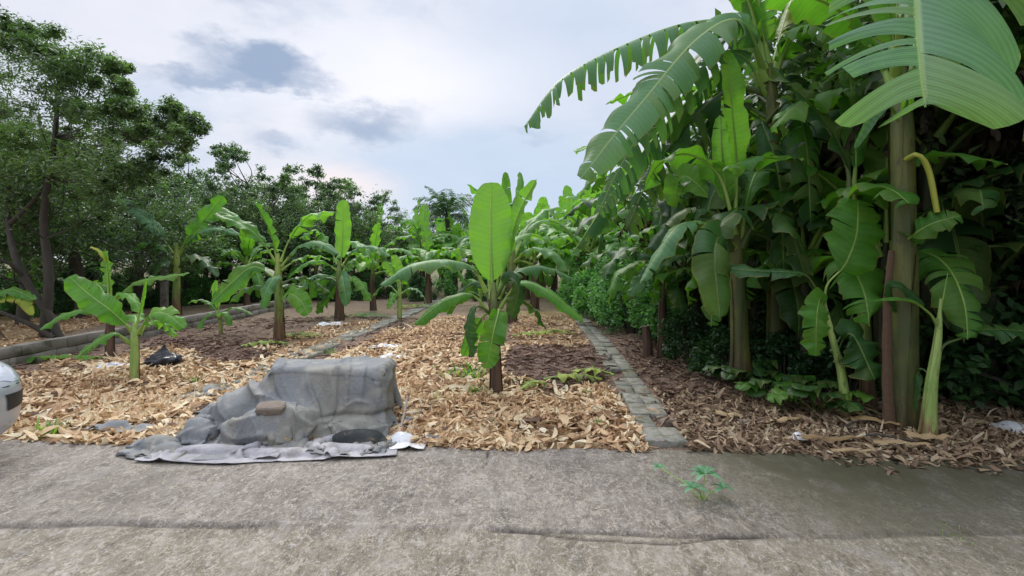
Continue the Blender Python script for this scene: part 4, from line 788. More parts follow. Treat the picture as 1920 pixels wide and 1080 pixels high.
plant('banana_sucker', 1588, 788, (1548, 572, 0), [
    LD((1548, 580, 0), (1552, 535, -.05), (1584, 497, -.1), (1606, 440, -.1), (1609, 374, 0), W=.31, mat='leaf', nrm=(.1, -1, .25), t0=.34, fold=.1, droop=.55, r0=.014, wR=1.05, wL=.95, wexp=.28),
    LD((1546, 575, 0), (1525, 530, 0), (1500, 512, 0), (1420, 508, .1), (1340, 500, .3), W=.12, mat='leaf_dark', nrm=(0, -.7, 1), t0=.3, r0=.012, droop=.9),
    LD((1548, 590, 0), (1538, 560, -.1), (1531, 600, -.2), (1530, 668, -.2), W=.15, mat='leaf', nrm=(0, -1, .2), t0=.12, fold=.1, droop=.5, r0=.01, wexp=.33),
    LD((1566, 680, 0), (1580, 640, 0), (1600, 630, -.1), (1640, 712, -.2), W=.22, mat='leaf_dark', nrm=(.1, -1, .6), t0=.3, r0=.01),
    LD((1560, 660, 0), (1600, 590, .1), (1625, 500, .15), (1632, 455, .15), W=.08, mat='leaf_dark', nrm=CAM, t0=.4, r0=.012),
    ], r=(.042, .022), mat='stem_young', Y=5.0, path=[(1578, 700, 0), (1560, 630, 0)], label='banana sucker with a broad square-tipped leaf above and a small oval leaf hanging in front', seed=34)
plant('banana_sucker', 1738, 822, (1764, 560, 0), [
    LD((1762, 600, 0), (1766, 580, 0), (1771, 550, 0), (1777, 512, 0), W=.012, mat='leaf', nrm=(1, -1, 0), t0=.1, fold=1.3, droop=0, r0=.010),
    LD((1762, 610, 0), (1740, 583, -.05), (1700, 563, -.1), (1622, 566, -.1), W=.03, mat='leaf', nrm=(0, -.4, 1), t0=.3, r0=.012, fold=.6, droop=.3),
    LD((1756, 668, 0), (1772, 645, 0), (1800, 634, 0), (1850, 618, -.05), (1945, 622, -.1), W=.16, mat='leaf_dark', nrm=(0, -.5, 1), t0=.45, r0=.013),
    LD((1742, 700, 0), (1725, 690, .1), (1720, 720, .1), (1715, 770, .1), W=.04, mat='leaf_dark', t0=.1, r0=.006),
    ], r=(.058, .018), mat='stem_young', Y=4.55, path=[(1746, 720, 0), (1758, 640, 0)], label='pale green banana sucker with a thin rolled spear leaf at the road edge', seed=35)
plant('banana_plant', 1240, 672, (1243, 520, 0), [
    LD((1243, 545, 0), (1238, 505, -.1), (1262, 483, -.2), (1320, 468, -.3), W=.12, mat='leaf_blue', t0=.1, nrm=(0, -.7, 1), droop=.8),
    LD((1242, 545, 0), (1225, 510, -.1), (1205, 520, -.2), (1180, 556, -.3), W=.16, mat='leaf_blue', t0=.1, nrm=(-.2, -.8, .8), droop=.9),
    LD((1244, 545, 0), (1262, 470, 0), (1290, 420, .1), (1320, 380, .2), W=.16, mat='leaf', t0=.2), LD((1244, 540, 0), (1285, 520, .2), (1330, 530, .3), (1380, 570, .3), W=.2, mat='leaf_dark', t0=.1),
    LD((1242, 545, 0), (1235, 470, .1), (1225, 410, .2), (1195, 400, .2), W=.15, mat='leaf', t0=.2), LD((1244, 550, 0), (1260, 545, -.3), (1275, 570, -.4), (1270, 620, -.5), W=.13, mat='leaf_dark', t0=.1, nrm=CAM),
    ], r=(.065, .05), mat='stem_brown', label='thin dark-stemmed banana plant standing alone right of the block path', seed=36)
b = MB(); g_ = G(1214, 672); b.tube([(0, 0, -.03), (.01, 0, .2), (-.02, 0, .42), (-.03, 0, .5)], [.09, .075, .065, .055], 12); 
o = b.build('banana_stump', M['stem_brown']); o.location = g_; tag(o, 'cut brown banana stump beside the thin dark-stemmed plant', 'stump')

# big dark plants filling the clump behind; those right of view added for shade
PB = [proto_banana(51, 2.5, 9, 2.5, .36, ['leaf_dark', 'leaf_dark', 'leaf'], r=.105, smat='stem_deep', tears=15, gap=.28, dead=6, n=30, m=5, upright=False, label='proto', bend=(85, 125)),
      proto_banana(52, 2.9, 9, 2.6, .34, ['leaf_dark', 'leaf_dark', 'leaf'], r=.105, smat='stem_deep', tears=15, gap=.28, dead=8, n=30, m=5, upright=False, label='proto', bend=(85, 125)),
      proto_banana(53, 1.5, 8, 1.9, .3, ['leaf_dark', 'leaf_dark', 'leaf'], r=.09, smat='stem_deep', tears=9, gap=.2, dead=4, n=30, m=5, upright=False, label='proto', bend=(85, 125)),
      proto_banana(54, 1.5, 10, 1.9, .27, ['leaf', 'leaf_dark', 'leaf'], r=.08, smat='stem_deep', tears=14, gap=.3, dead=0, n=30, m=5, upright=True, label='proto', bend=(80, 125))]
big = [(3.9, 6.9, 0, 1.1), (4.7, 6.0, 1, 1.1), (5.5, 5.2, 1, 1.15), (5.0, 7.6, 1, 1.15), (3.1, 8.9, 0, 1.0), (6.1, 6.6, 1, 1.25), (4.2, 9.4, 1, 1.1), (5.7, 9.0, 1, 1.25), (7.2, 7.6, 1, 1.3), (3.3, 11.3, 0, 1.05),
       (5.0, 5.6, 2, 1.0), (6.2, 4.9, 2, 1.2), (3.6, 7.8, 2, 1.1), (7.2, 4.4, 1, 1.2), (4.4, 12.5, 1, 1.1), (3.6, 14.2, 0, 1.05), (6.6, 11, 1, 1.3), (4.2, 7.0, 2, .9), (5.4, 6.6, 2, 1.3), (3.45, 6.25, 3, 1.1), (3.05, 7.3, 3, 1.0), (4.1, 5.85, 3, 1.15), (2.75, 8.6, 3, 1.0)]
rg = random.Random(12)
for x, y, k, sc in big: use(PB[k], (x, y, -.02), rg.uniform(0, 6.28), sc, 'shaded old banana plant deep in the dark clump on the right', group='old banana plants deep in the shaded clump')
for p_ in PB:
    for ch in [c for c in bpy.data.objects if c.parent == p_]: bpy.data.objects.remove(ch)
    bpy.data.objects.remove(p_)
#SPLIT2
# ------------------------------------------------------------------ trees, shrubs and weeds
def cloud(mb, c, r, n, size, rg, tint=.5, tv=.3, asp=.45, flat=.5, shell=.5, m=0):
    d = unit(rg.normal(size=(n, 3))); rad = rg.random(n) ** (shell * 1.7) * 1.3; p = np.array(c) + d * rad[:, None] * np.array(r) * (1 + .25 * (vn(d[:, 0] * 3 + c[0], d[:, 1] * 3 + d[:, 2] * 3, 4)[:, None] - .5))
    a = unit(rg.normal(size=(n, 3)) + np.array([0, 0, -.25])); nn = unit(rg.normal(size=(n, 3)) + np.array([0, 0, 1.]) * flat * 2 + d * .5); s = unit(np.cross(nn, a)); a = unit(np.cross(s, nn))
    L = size * rg.uniform(.6, 1.3, n)[:, None]; w = L * asp
    V = np.stack([p - a * L * .5, p + s * w * .5 + nn * L * .06, p + a * L * .5, p - s * w * .5 + nn * L * .06], 1)
    c4 = np.zeros((n, 4, 3)); c4[..., 2] = np.clip(tint + rg.normal(0, tv, n) * .6, 0, 1)[:, None]
    mb.add(V.reshape(-1, 3), np.arange(n * 4).reshape(n, 4), c4.reshape(-1, 3), m)
def make_tree(name, base, tips, trunk_pts, r0, leaves, size, fol, bark, label, cat, seed, asp=.45, flat=.5, sub=4, rad=.5, tint=.45, group=None, spread=1.0):
    """tips: clump centres (local); limbs run from the trunk to every clump"""
    rg = np.random.default_rng(seed); root = empty(name, base, 0, label, cat, group); tb = MB(); TP, TL = curve(trunk_pts, 14)
    tb.tube(TP, r0 * np.linspace(1.2, .35, 14), 9); cb = MB()
    for k, t_ in enumerate(tips):
        t3 = np.array(t_[:3], float); rr = t_[3] if len(t_) > 3 else rad
        dist = np.linalg.norm(TP - t3 + np.array([0, 0, .8]), axis=1) + 0; i = int(np.argmin(dist[3:])) + 3; s0 = TP[i]
        midp = (s0 + t3) / 2 + rg.normal(0, .12, 3) + np.array([0, 0, -.06 * np.linalg.norm(t3 - s0)]); cv, _ = curve([s0, midp, t3], 9)
        tb.tube(cv, max(.010, r0 * .17) * np.linspace(1, .2, 9), 5, cap=False)
        tt = tint + rg.normal(0, .16)
        for q in range(sub):
            o_ = rg.normal(0, .5, 3) * rr * spread; cc = t3 + o_ * np.array([1, 1, .7]); r3 = rr * rg.uniform(.35, .7)
            tb.tube([t3 - (t3 - s0) * .15, cc], [max(.006, r0 * .08), .004], 4, cap=False)
            cloud(cb, cc, (r3, r3, r3 * (.75 if flat < 1 else .38)), max(8, int(leaves / len(tips) / sub)), size, rg, tt + rg.normal(0, .1), .3, asp, flat)
    tb.build('trunk', M[bark], root); cb.build('crown', M[fol], root, smooth=False); return root
def blob_tips(rg, n, c, r, rr, low=-.6):
    out = []
    while len(out) < n:
        d = unit(rg.normal(size=3)); 
        if d[2] < low: continue
        k = rg.uniform(.55, 1.0); out.append((c[0] + d[0] * r[0] * k, c[1] + d[1] * r[1] * k, c[2] + d[2] * r[2] * k, rr * rg.uniform(.7, 1.3)))
    return out
# feathery tree, upper left
def T3(px_, py_, Y, base): v = P(px_, py_, Y) - Vector(base); return (v.x, v.y, v.z)
fb = (-9.3, 10.6, 0)
ft = [(368, 238, .22), (335, 262, .25), (300, 250, .28), (210, 165, .25), (185, 195, .3), (345, 215, .2), (270, 330, .3), (30, 90, .5), (-30, 120, .6), (80, 95, .4), (100, 150, .55), (165, 105, .35), (200, 122, .25), (150, 170, .45), (60, 190, .6), (0, 200, .6), (215, 185, .35), (170, 225, .5), (110, 250, .6), (250, 215, .3), (40, 270, .6), (275, 225, .3), (318, 222, .32), (345, 242, .3), (225, 260, .45), (180, 300, .5), (240, 310, .42), (120, 330, .6), (290, 300, .3), (20, 350, .6), (200, 350, .5), (-60, 250, .6), (-90, 160, .6), (-50, 340, .6), (80, 60, .3), (10, 60, .3), (262, 262, .3), (130, 130, .4), (75, 400, .5), (160, 400, .45)]
rg = random.Random(4)
make_tree('feathery_tree', fb, [(*T3(a, b_, 10.4 + rg.uniform(-1.3, 1.3), fb), c * 1.08) for a, b_, c in ft], [(0, 0, -.1), (.1, 0, 1.2), (-.1, .1, 2.4), (.2, 0, 3.8), (.3, 0, 5.2)], .085, 60000, .10, 'fol_mid', 'bark', 'tall spreading tree with fine feathery leaves at the upper left of the sky', 'tree', 101, asp=.3, flat=.9, sub=6, spread=1.1)
# dark orchard trees along the left and the back
OT = []
for k, (H, W_, z0) in enumerate(((4.0, 1.9, .8), (4.5, 1.7, 1.0), (3.6, 2.1, .7))):
    g2 = np.random.default_rng(200 + k); tips = blob_tips(g2, 34, (0, 0, H * .56), (W_ * .95, W_ * .95, H * .42), .55)
    tips += [(g2.uniform(-1, 1), g2.uniform(-1, 1), H * g2.uniform(.93, 1.12), .28) for _ in range(7)]
    OT.append(make_tree('orchard_tree', (0, 0, 0), tips, [(0, 0, -.1), (.1, 0, z0), (0, .1, H * .45), (.1, 0, H * .85)], .12, 17000, .088, 'fol_dark', 'bark', 'proto', 'tree', 300 + k, sub=4))
trees = [(40, 612, 0, 1.0, 'dark orchard tree nearest the left edge, behind the low wall'), (150, 598, 1, .95, 'dark orchard tree behind the short yellow-green banana, left side'), (-60, 600, 2, 1.2, 'dark orchard tree partly cut by the left edge of the view'),
         (255, 585, 2, 1.08, 'dark orchard tree behind the upright-leaved slender banana'), (350, 572, 0, .98, 'dark orchard tree behind the grey post'), (425, 566, 1, .95, 'dark orchard tree rising behind the tall brown-based banana, left of it'),
         (505, 563, 0, 1.05, 'dark orchard tree directly behind the tall brown-based banana'), (575, 559, 2, 1.15, 'dark orchard tree left of the squared upright banana leaf'), (640, 558, 1, .95, 'dark orchard tree behind the squared upright banana leaf'),
         (700, 557, 0, .97, 'last dark orchard tree of the left row, beside the open sky'), (90, 575, 1, 1.25, 'dark orchard tree in the second line at the left'), (205, 566, 0, 1.12, 'dark orchard tree in the second line behind the feathery tree'),
         (300, 562, 1, 1.02, 'dark orchard tree in the second line, showing above the banana leaves'), (465, 556, 0, 1.42, 'tallest dark orchard tree with a thin pointed top against the sky'), (370, 556, 2, 1.5, 'rounded dark orchard tree between the feathery tree and the pointed one'),
         (610, 552, 2, 1.36, 'dark orchard tree with a loose twiggy top left of the far palm'), (545, 553, 1, 1.02, 'dark orchard tree in the second line between the pointed and the twiggy ones'), (-20, 570, 0, 1.5, 'dark orchard tree in the second line at the left edge')]
for i, (px_, py_, k, sc, lb) in enumerate(trees):
    g_ = G(px_, py_); copy_tree(OT[k], g_, i * 2.1, sc, lb, group='dark orchard trees along the left side of the plot')
rg = random.Random(9)
for i in range(26):
    y = rg.uniform(38, 52); x = -34 + i * 2.9 + rg.uniform(-1, 1)
    pxx = 960 + x / y * 1000; sc = rg.uniform(1.0, 1.35) * (.9 if pxx > 720 else 1.0)
    copy_tree(OT[i % 3], (x, y, 0), rg.uniform(0, 6), sc, 'hazy tree of the distant line beyond the plot', group='trees of the distant line')
for x, y, k, sc in ((6.8, 10.4, 0, 1.1), (8.2, 8.4, 1, 1.2), (7.4, 5.9, 2, 1.2), (5.2, 11.5, 2, 1.1), (9, 12, 0, 1.5), (6.5, 8.3, 2, .9), (7.3, 13.5, 1, 1.4), (8.6, 5.2, 1, 1.2), (6.4, 3.0, 1, 2.0), (8.3, 5.6, 0, 2.2), (9.6, 8.6, 1, 2.3), (7.8, 1.0, 2, 2.0), (8.6, 11.6, 0, 2.0), (7.0, 7.4, 2, 1.9)):  # large trees out of view are added to shade the clump and road
    copy_tree(OT[k], (x, y, 0), x * 3, sc, 'dark leafy tree around the right banana clump, the unseen ones added for shade', group='trees in the shade behind the right clump')
for p_ in OT:
    for ch in [c for c in bpy.data.objects if c.parent == p_]: bpy.data.objects.remove(ch)
    bpy.data.objects.remove(p_)
# bare leaning trunks at the far left
b = MB(); g0 = G(110, 632); cv, _ = curve([P(112, 634, g0.y) - g0, P(92, 590, g0.y) - g0, P(60, 545, g0.y) - g0, P(28, 480, g0.y) - g0, P(14, 400, g0.y + .3) - g0, P(20, 330, g0.y + .5) - g0], 18); b.tube(cv, .075 * np.linspace(1.1, .5, 18), 9)
for a in (((45, 520, 0), (20, 495, -.3), (-20, 480, -.5)), ((18, 420, .2), (60, 380, 0), (90, 340, .2))): b.tube([P(*(q[0], q[1], g0.y + q[2])) - g0 for q in a], [.05, .035, .02], 6)
lt = empty('leaning_tree', g0, 0, 'grey-brown tree trunk curving up out of view at the far left behind the wall', 'tree'); b.build('trunk', M['bark'], lt)
cb = MB(); g2 = np.random.default_rng(5)
for q in ((20, 330), (-20, 470), (95, 335), (0, 300), (50, 290), (-30, 380)): v = P(q[0], q[1], g0.y + .4) - g0; cloud(cb, tuple(v), (.7, .6, .5), 900, .10, g2, .5)
cb.build('crown', M['fol_dark'], lt, smooth=False)
b = MB(); g1 = G(98, 634); cv, _ = curve([P(100, 634, g1.y) - g1, P(60, 610, g1.y) - g1, P(25, 595, g1.y) - g1, P(-25, 575, g1.y) - g1], 12); b.tube(cv, .055 * np.linspace(1, .6, 12), 8); o = b.build('fallen_branch', M['bark']); o.location = g1; tag(o, 'dark bare branch leaning low across the wall end at the far left', 'branch')
b = MB(); g1 = G(140, 590); cv, _ = curve([P(140, 592, g1.y) - g1, P(133, 520, g1.y) - g1, P(138, 440, g1.y) - g1, P(125, 380, g1.y) - g1], 12); b.tube(cv, .085 * np.linspace(1, .6, 12), 8); b.tube([P(138, 515, g1.y) - g1, P(170, 500, g1.y) - g1, P(196, 496, g1.y) - g1], [.04, .03, .015], 5)
o = b.build('bare_trunk', M['bark']); o.location = g1; tag(o, 'grey upright trunk with a thin side branch under the dark trees on the left', 'tree trunk')
# grey post
b = MB(); g1 = G(308, 588); b.box((0, 0, .70), (.17, .17, 1.5), .2, jit=.008); b.box((0, 0, 1.47), (.13, .13, .04), .2, jit=.004); o = b.build('post', M['wall'], smooth=False); o.location = g1; tag(o, 'weathered grey concrete post in front of the dark trees', 'post')
# palm
def palm(base, H, Rr, seed, label):
    rg = random.Random(seed); root = empty('palm_tree', base, 0, label, 'palm tree'); tb = MB(); tb.tube([(0, 0, -.1), (.1, 0, H * .5), (0, 0, H)], [.16, .12, .11], 9); tb.build('trunk', M['bark'], root); mb = MB()
    for k in range(26):
        az = k * 2.4; e0 = R(rg.uniform(5, 85)); C, L = curve(arc(az, e0, Rr * rg.uniform(.8, 1.15), R(rg.uniform(60, 105)), (0, 0, H), .05), 30); T = unit(np.gradient(C, axis=0)); S = unit(np.cross(T, np.array([0, 0, 1.]))); mb.tube(C, .02 * np.linspace(1, .2, 30), 4, cap=False)
        for i in range(4, 30):
            for sg in (-1, 1):
                l = Rr * .27 * math.sin(math.pi * min(1, (i - 1) / 29)) + .08; d = unit(S[i] * sg + T[i] * .6 + np.array([0, 0, rg.uniform(-.7, .3)])); w = T[i] * .028
                e = C[i] + d * l + np.array([0, 0, -.25 * l]); mm = C[i] + d * l * .5
                mb.add([C[i] - w, mm - w, e, mm + w], [(0, 1, 2, 3)], (0, 0, rg.random()))
    mb.build('fronds', M['fol_far'], root, smooth=False); return root
palm((-3.1, 25.5, 0), 3.7, 1.75, 1, 'palm tree with a spiky round crown left of the tall centre banana')
palm((-5.9, 30, 0), 2.2, 1.5, 2, 'low pale palm by the sky gap right of the dark trees')
# shrubs
def shrub(seed, H, W_, n, fol, size=.085):
    g2 = np.random.default_rng(seed); root = empty('shrub', (0, 0, 0), 0, 'proto', 'shrub'); sb = MB(); cb = MB()
    for k in range(26):
        d = unit(g2.normal(size=3)); d[2] = abs(d[2]); e = np.array([d[0] * W_, d[1] * W_, .12 + d[2] * H * .92]) * g2.uniform(.6, 1.05); sb.tube([(d[0] * .08, d[1] * .08, -.03), tuple(e * np.array([.5, .5, .65])), tuple(e)], [.013, .009, .004], 4, cap=False)
        cloud(cb, tuple(e), (.2 * W_, .2 * W_, .16 * H), n // 26, size, g2, .5 + g2.normal(0, .18), .3, .5, .7)
    sb.build('stems', M['bark'], root); cb.build('foliage', M[fol], root, smooth=False); return root
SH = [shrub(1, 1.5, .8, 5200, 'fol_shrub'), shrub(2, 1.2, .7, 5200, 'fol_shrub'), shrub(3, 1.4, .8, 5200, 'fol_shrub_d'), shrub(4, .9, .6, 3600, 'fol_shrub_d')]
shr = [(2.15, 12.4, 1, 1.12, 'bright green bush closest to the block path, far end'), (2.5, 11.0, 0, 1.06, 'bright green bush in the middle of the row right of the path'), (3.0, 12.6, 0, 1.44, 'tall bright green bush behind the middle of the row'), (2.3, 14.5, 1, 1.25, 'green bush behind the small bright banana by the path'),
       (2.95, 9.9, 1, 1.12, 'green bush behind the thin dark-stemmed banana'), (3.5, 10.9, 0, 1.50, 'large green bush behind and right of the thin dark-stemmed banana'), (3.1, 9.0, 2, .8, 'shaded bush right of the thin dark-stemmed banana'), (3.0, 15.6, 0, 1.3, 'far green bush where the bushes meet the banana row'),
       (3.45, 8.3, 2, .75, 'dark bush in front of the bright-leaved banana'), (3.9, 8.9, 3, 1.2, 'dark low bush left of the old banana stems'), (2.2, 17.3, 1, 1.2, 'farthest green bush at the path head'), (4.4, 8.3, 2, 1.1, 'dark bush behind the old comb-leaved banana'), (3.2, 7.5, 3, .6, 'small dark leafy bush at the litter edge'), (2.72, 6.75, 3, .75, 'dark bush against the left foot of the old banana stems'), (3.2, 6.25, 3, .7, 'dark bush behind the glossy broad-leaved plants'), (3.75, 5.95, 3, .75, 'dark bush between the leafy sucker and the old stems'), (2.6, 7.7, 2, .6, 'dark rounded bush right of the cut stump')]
for i, (x, y, k, sc, lb) in enumerate(shr): copy_tree(SH[k], (x, y, 0), i * 1.3, sc, lb, group='bushes right of the block path')
rg = random.Random(8)
for i in range(16):
    x = 4.6 + (i % 8) * .62 + rg.uniform(-.2, .2); y = (6.9 if i < 8 else 5.4) + rg.uniform(-.4, .5) + (i % 8) * -.12
    if x < 5.0 and y < 6.2: y += 1.2
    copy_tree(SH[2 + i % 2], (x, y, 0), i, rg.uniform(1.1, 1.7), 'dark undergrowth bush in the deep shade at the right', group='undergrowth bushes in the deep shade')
for i, (px_, py_, k, sc) in enumerate(((40, 596, 0, .8), (175, 590, 2, 1.0), (235, 580, 0, .9), (285, 576, 2, 1.1), (365, 572, 0, .8), (430, 568, 2, 1.0), (480, 566, 2, .9), (545, 563, 0, .8), (110, 584, 2, 1.1), (-20, 590, 2, 1.1), (610, 560, 2, .9), (660, 556, 0, .8), (700, 554, 2, 1.0), (320, 566, 2, 1.2), (150, 572, 0, 1.2), (60, 575, 2, 1.3))):
    g_ = G(px_, py_); copy_tree(SH[k], g_, i * 1.7, sc, 'low leafy bush growing under the dark orchard trees on the left', group='low bushes under the left orchard trees')
for i in range(30):
    x = -15 + i * .85 + rg.uniform(-.4, .4); y = rg.uniform(20, 24) if x > -11 else rg.uniform(16, 20)
    if x > 1: continue
    copy_tree(SH[i % 3], (x, y, 0), i, rg.uniform(.7, 1.1), 'low bush in the shade under the far tree row', group='low bushes under the far tree row')
for p_ in SH:
    for ch in [c for c in bpy.data.objects if c.parent == p_]: bpy.data.objects.remove(ch)
    bpy.data.objects.remove(p_)
# low broad leaved plants at the foot of the clump
def broad(name, base, specs, label):
    root = empty(name, base, 0, label, 'leafy plant')
    for k, (az, e, L, W_, mt) in enumerate(specs): leaf(root, arc(R(az), R(e), L, R(95), (0, 0, 0), .01, 6), W_, mt, t0=.42, fold=.3, droop=.9, r0=.007, n=18, m=4, seed=k + 700, wexp=.6, wave=.05)
    return root
rg = random.Random(6)
for px_, py_, Y, lb in ((1440, 742, 5.75, 'glossy broad-leaved plant at the left foot of the old stems'), (1490, 755, 5.5, 'glossy broad-leaved plant beside the pale stem of the leafy sucker'), (1530, 770, 5.2, 'dark oval-leaved plant close to the leafy sucker'), (1400, 715, 6.3, 'broad-leaved plant under the dark hanging leaves')):
    g_ = P(px_, py_, Y); g_.z = 0
    broad('broadleaf_plant', g_, [(rg.uniform(0, 360) if k > 4 else 180 + k * 45, rg.uniform(55, 80), rg.uniform(.45, .68), rg.uniform(.12, .16), rg.choice(['leaf', 'leaf_dark', 'leaf_dark'])) for k in range(9)], lb)
# cassava like seedling in the road
def palmate(mb, c, r, n, az0, tilt, rg):
    for k in range(n):
        a = az0 + (k - (n - 1) / 2) * R(300 / n); d = np.array([math.cos(a), math.sin(a), 0]); s_ = np.array([-d[1], d[0], 0]); l = r * rg.uniform(.8, 1.1) * (1 - .25 * abs(k - (n - 1) / 2) / n); w = l * .19
        rows = []
        for q in (0, .25, .5, .75, 1):
            ww = w * math.sin(math.pi * min(.97, q * .9 + .06)) ** .7; z = .10 * l * math.sin(q * 2.6) - .12 * l * q * q + tilt * l * q * d[1]; p = np.array(c) + d * l * q + np.array([0, 0, z])
            rows.append([p - s_ * ww + np.array([0, 0, ww * .35]), p, p + s_ * ww + np.array([0, 0, ww * .35])])
        mb.grid(np.array(rows), np.full((5, 3, 3), rg.random() * .8 + .1))
rg = random.Random(2); g_ = G(1318, 935); root = empty('seedling', g_, 0, 'small cassava-like seedling with star-shaped leaves growing from the road concrete', 'seedling')
sb = MB()
for (px_, py_, Y, r, n) in ((1322, 888, 3.43, .115, 8), (1300, 914, 3.32, .10, 6), (1357, 915, 3.36, .085, 5), (1236, 876, 3.68, .065, 6)):
    tip = P(px_, py_, Y) - g_; tip.z = max(tip.z, .03); mbp = MB(); palmate(mbp, tuple(tip), r, n, R(90), .15, rg); mbp.build('leaf', M['cassava'], root); sb.tube([(0, 0, -.02), (tip.x * .35, tip.y * .35, tip.z * .6), tuple(tip)], [.006, .004, .003], 5, cap=False)
sb.build('stalk', M['petiole'], root)
# weeds: small tufts
def tuft(px_, py_, h, n, label, fol='weed', name='weed', w=.25):
    g_ = G(px_, py_); mb = MB(); r2 = random.Random(px_ * 7 + py_)
    for k in range(n):
        a = r2.uniform(0, 6.28); l = h * r2.uniform(.5, 1.2); e = R(r2.uniform(35, 85)); ox, oy = r2.gauss(0, w * h), r2.gauss(0, w * h); C, _ = curve(arc(a, e, l, R(60), (ox, oy, 0), 0, 4), 6); wd = l * .05 * np.array([.6, 1, 1.1, .9, .6, .1])[:, None]; s_ = np.array([-math.sin(a), math.cos(a), 0])[None]
        mb.grid(np.stack([C - s_ * wd, C + s_ * wd], 1), np.full((6, 2, 3), r2.random()))
    o = mb.build(name, M[fol]); g_.z = max(float(gh(np.array([g_.x]), np.array([g_.y]))[0]), -.01); o.location = g_; return tag(o, label, 'weed')
tuft(92, 812, .16, 45, 'yellow-green weed tuft at the road edge near the car'); tuft(364, 722, .14, 30, 'thin green weed behind the draped tarp on its left side'); tuft(872, 708, .24, 90, 'patchy green weeds left of the broad-leaved young banana stem', w=.55)
tuft(905, 745, .16, 50, 'low weeds at the foot of the broad-leaved young banana', w=.6); tuft(560, 845, .04, 8, 'tiny weed at the road edge in front of the draped tarp'); tuft(1100, 742, .10, 30, 'weed tuft beside the block path near the cut leaves'); tuft(1125, 800, .10, 22, 'weed sprouting in the husks near the block path')
tuft(622, 664, .16, 26, 'fresh green sprout on the kerb behind the draped tarp'); tuft(1128, 582, .45, 40, 'bright weed clump at the edge of the bushes by the path'); tuft(1790, 1000, .03, 60, 'mossy grass patch in the road joint at the right', w=2.2); tuft(1640, 990, .02, 18, 'tiny grass tuft in the road joint', w=1.5)
tuft(1175, 800, .07, 16, 'green weed tuft at the left side of the nearest path blocks'); tuft(825, 760, .12, 30, 'sparse weed in the husks right of the draped tarp', w=.7)
# cut green leaves lying on the ground
def cutleaf(px_, py_, L, az, label, W_=.12, mat='cutleaf', seed=0):
    g_ = G(px_, py_); z = max(float(gh(np.array([g_.x]), np.array([g_.y]))[0]), 0) + .045; g_.z = z; root = None
    mbp = [(-L / 2 * math.cos(az), -L / 2 * math.sin(az), .02), (0, 0, .06), (L / 2 * math.cos(az), L / 2 * math.sin(az), .0)]
    o = leaf(None, mbp, W_, mat, t0=.05, fold=.1, droop=.5, tl=6, tr=6, gap=.1, seed=seed, wave=.06, n=24, m=4, r0=.012, name='cut_leaf'); o.location = g_; return tag(o, label, 'cut leaf')
cutleaf(1075, 718, .75, .15, 'yellow-green cut banana leaf on the brown stalks beside the path', .13, seed=1); cutleaf(1110, 706, .6, 2.6, 'second yellow-green cut leaf crossing the one beside the path', .12, seed=2); cutleaf(100, 680, 1.5, .25, 'green cut banana leaf lying along the foot of the low wall', .12, 'leaf', seed=3)
cutleaf(500, 652, .8, .5, 'pale cut leaf lying left of the tall brown-based banana', .13, seed=4); cutleaf(565, 634, .9, .1, 'yellowing cut leaf lying right of the tall brown-based banana', .13, seed=5); cutleaf(1000, 632, .9, .4, 'limp green cut leaf in the husks behind the broad-leaved young banana', .13, seed=6); cutleaf(1040, 628, .8, 2.9, 'second limp cut leaf in the far husks left of the path', .12, seed=7)
cutleaf(690, 596, 1.1, .1, 'green cut leaf on the soil in front of the far bananas', .14, 'leaf_far', seed=8); cutleaf(775, 580, 1.2, .2, 'cut leaf heap on the soil beyond the kerb end', .14, seed=9); cutleaf(1000, 735, .5, .9, 'small cut leaf at the edge of the stalk patch', .10, seed=10)
# fallen sheaths and pale leaf scraps at the right
def sheath(px_, py_, L, r, az, label, tint=.6, seed=0):
    g_ = G(px_, py_); g2 = np.random.default_rng(seed); mb = MB(); n = 14; s = np.linspace(-.5, .5, n); th = np.linspace(-1.25, 1.25, 9); rr = r * (1 - .5 * (s + .5) ** 2) * (1 + .05 * np.sin(s * 20)); X_ = s[:, None] * L + 0 * th; Y_ = rr[:, None] * np.sin(th) + (.12 * L * s ** 2)[:, None]; Z_ = rr[:, None] * np.cos(th) * .75 + (vn(s * 7, s * 0, seed)[:, None] - .5) * .03
    c = np.zeros((n, 9, 3)); c[..., 0] = th; c[..., 2] = tint; X2 = X_ * math.cos(az) - Y_ * math.sin(az); Y2 = X_ * math.sin(az) + Y_ * math.cos(az); mb.grid(np.stack([X2, Y2, Z_ + .02], -1), c)
    o = mb.build('fallen_sheath', M['sheath']); o.location = (g_.x, g_.y, .045); return tag(o, label, 'leaf sheath')
sheath(1738, 836, .34, .055, -.05, 'fat tan cut banana sheath lying at the foot of the pale green sucker', .75, 1); sheath(1640, 805, .38, .05, -.35, 'brown curled sheath in front of the massive olive stem', .35, 2); sheath(1560, 838, .55, .04, .12, 'long brown sheath lying on the litter left of the fat tan one', .3, 3)
sheath(1690, 848, .40, .03, -.2, 'thin straw sheath spilling onto the road edge', .7, 4); sheath(1480, 800, .36, .035, .5, 'pale sheath on the litter in front of the broad-leaved plants', .85, 5); sheath(1365, 792, .22, .045, -.3, 'short yellow-brown sheath in the litter right of the path', .9, 6); sheath(1600, 790, .3, .06, 1.2, 'brown sheath standing against the foot of the clump', .3, 7); sheath(1600, 862, .35, .025, .05, 'flat straw strip lying on the dark road edge', .8, 8)
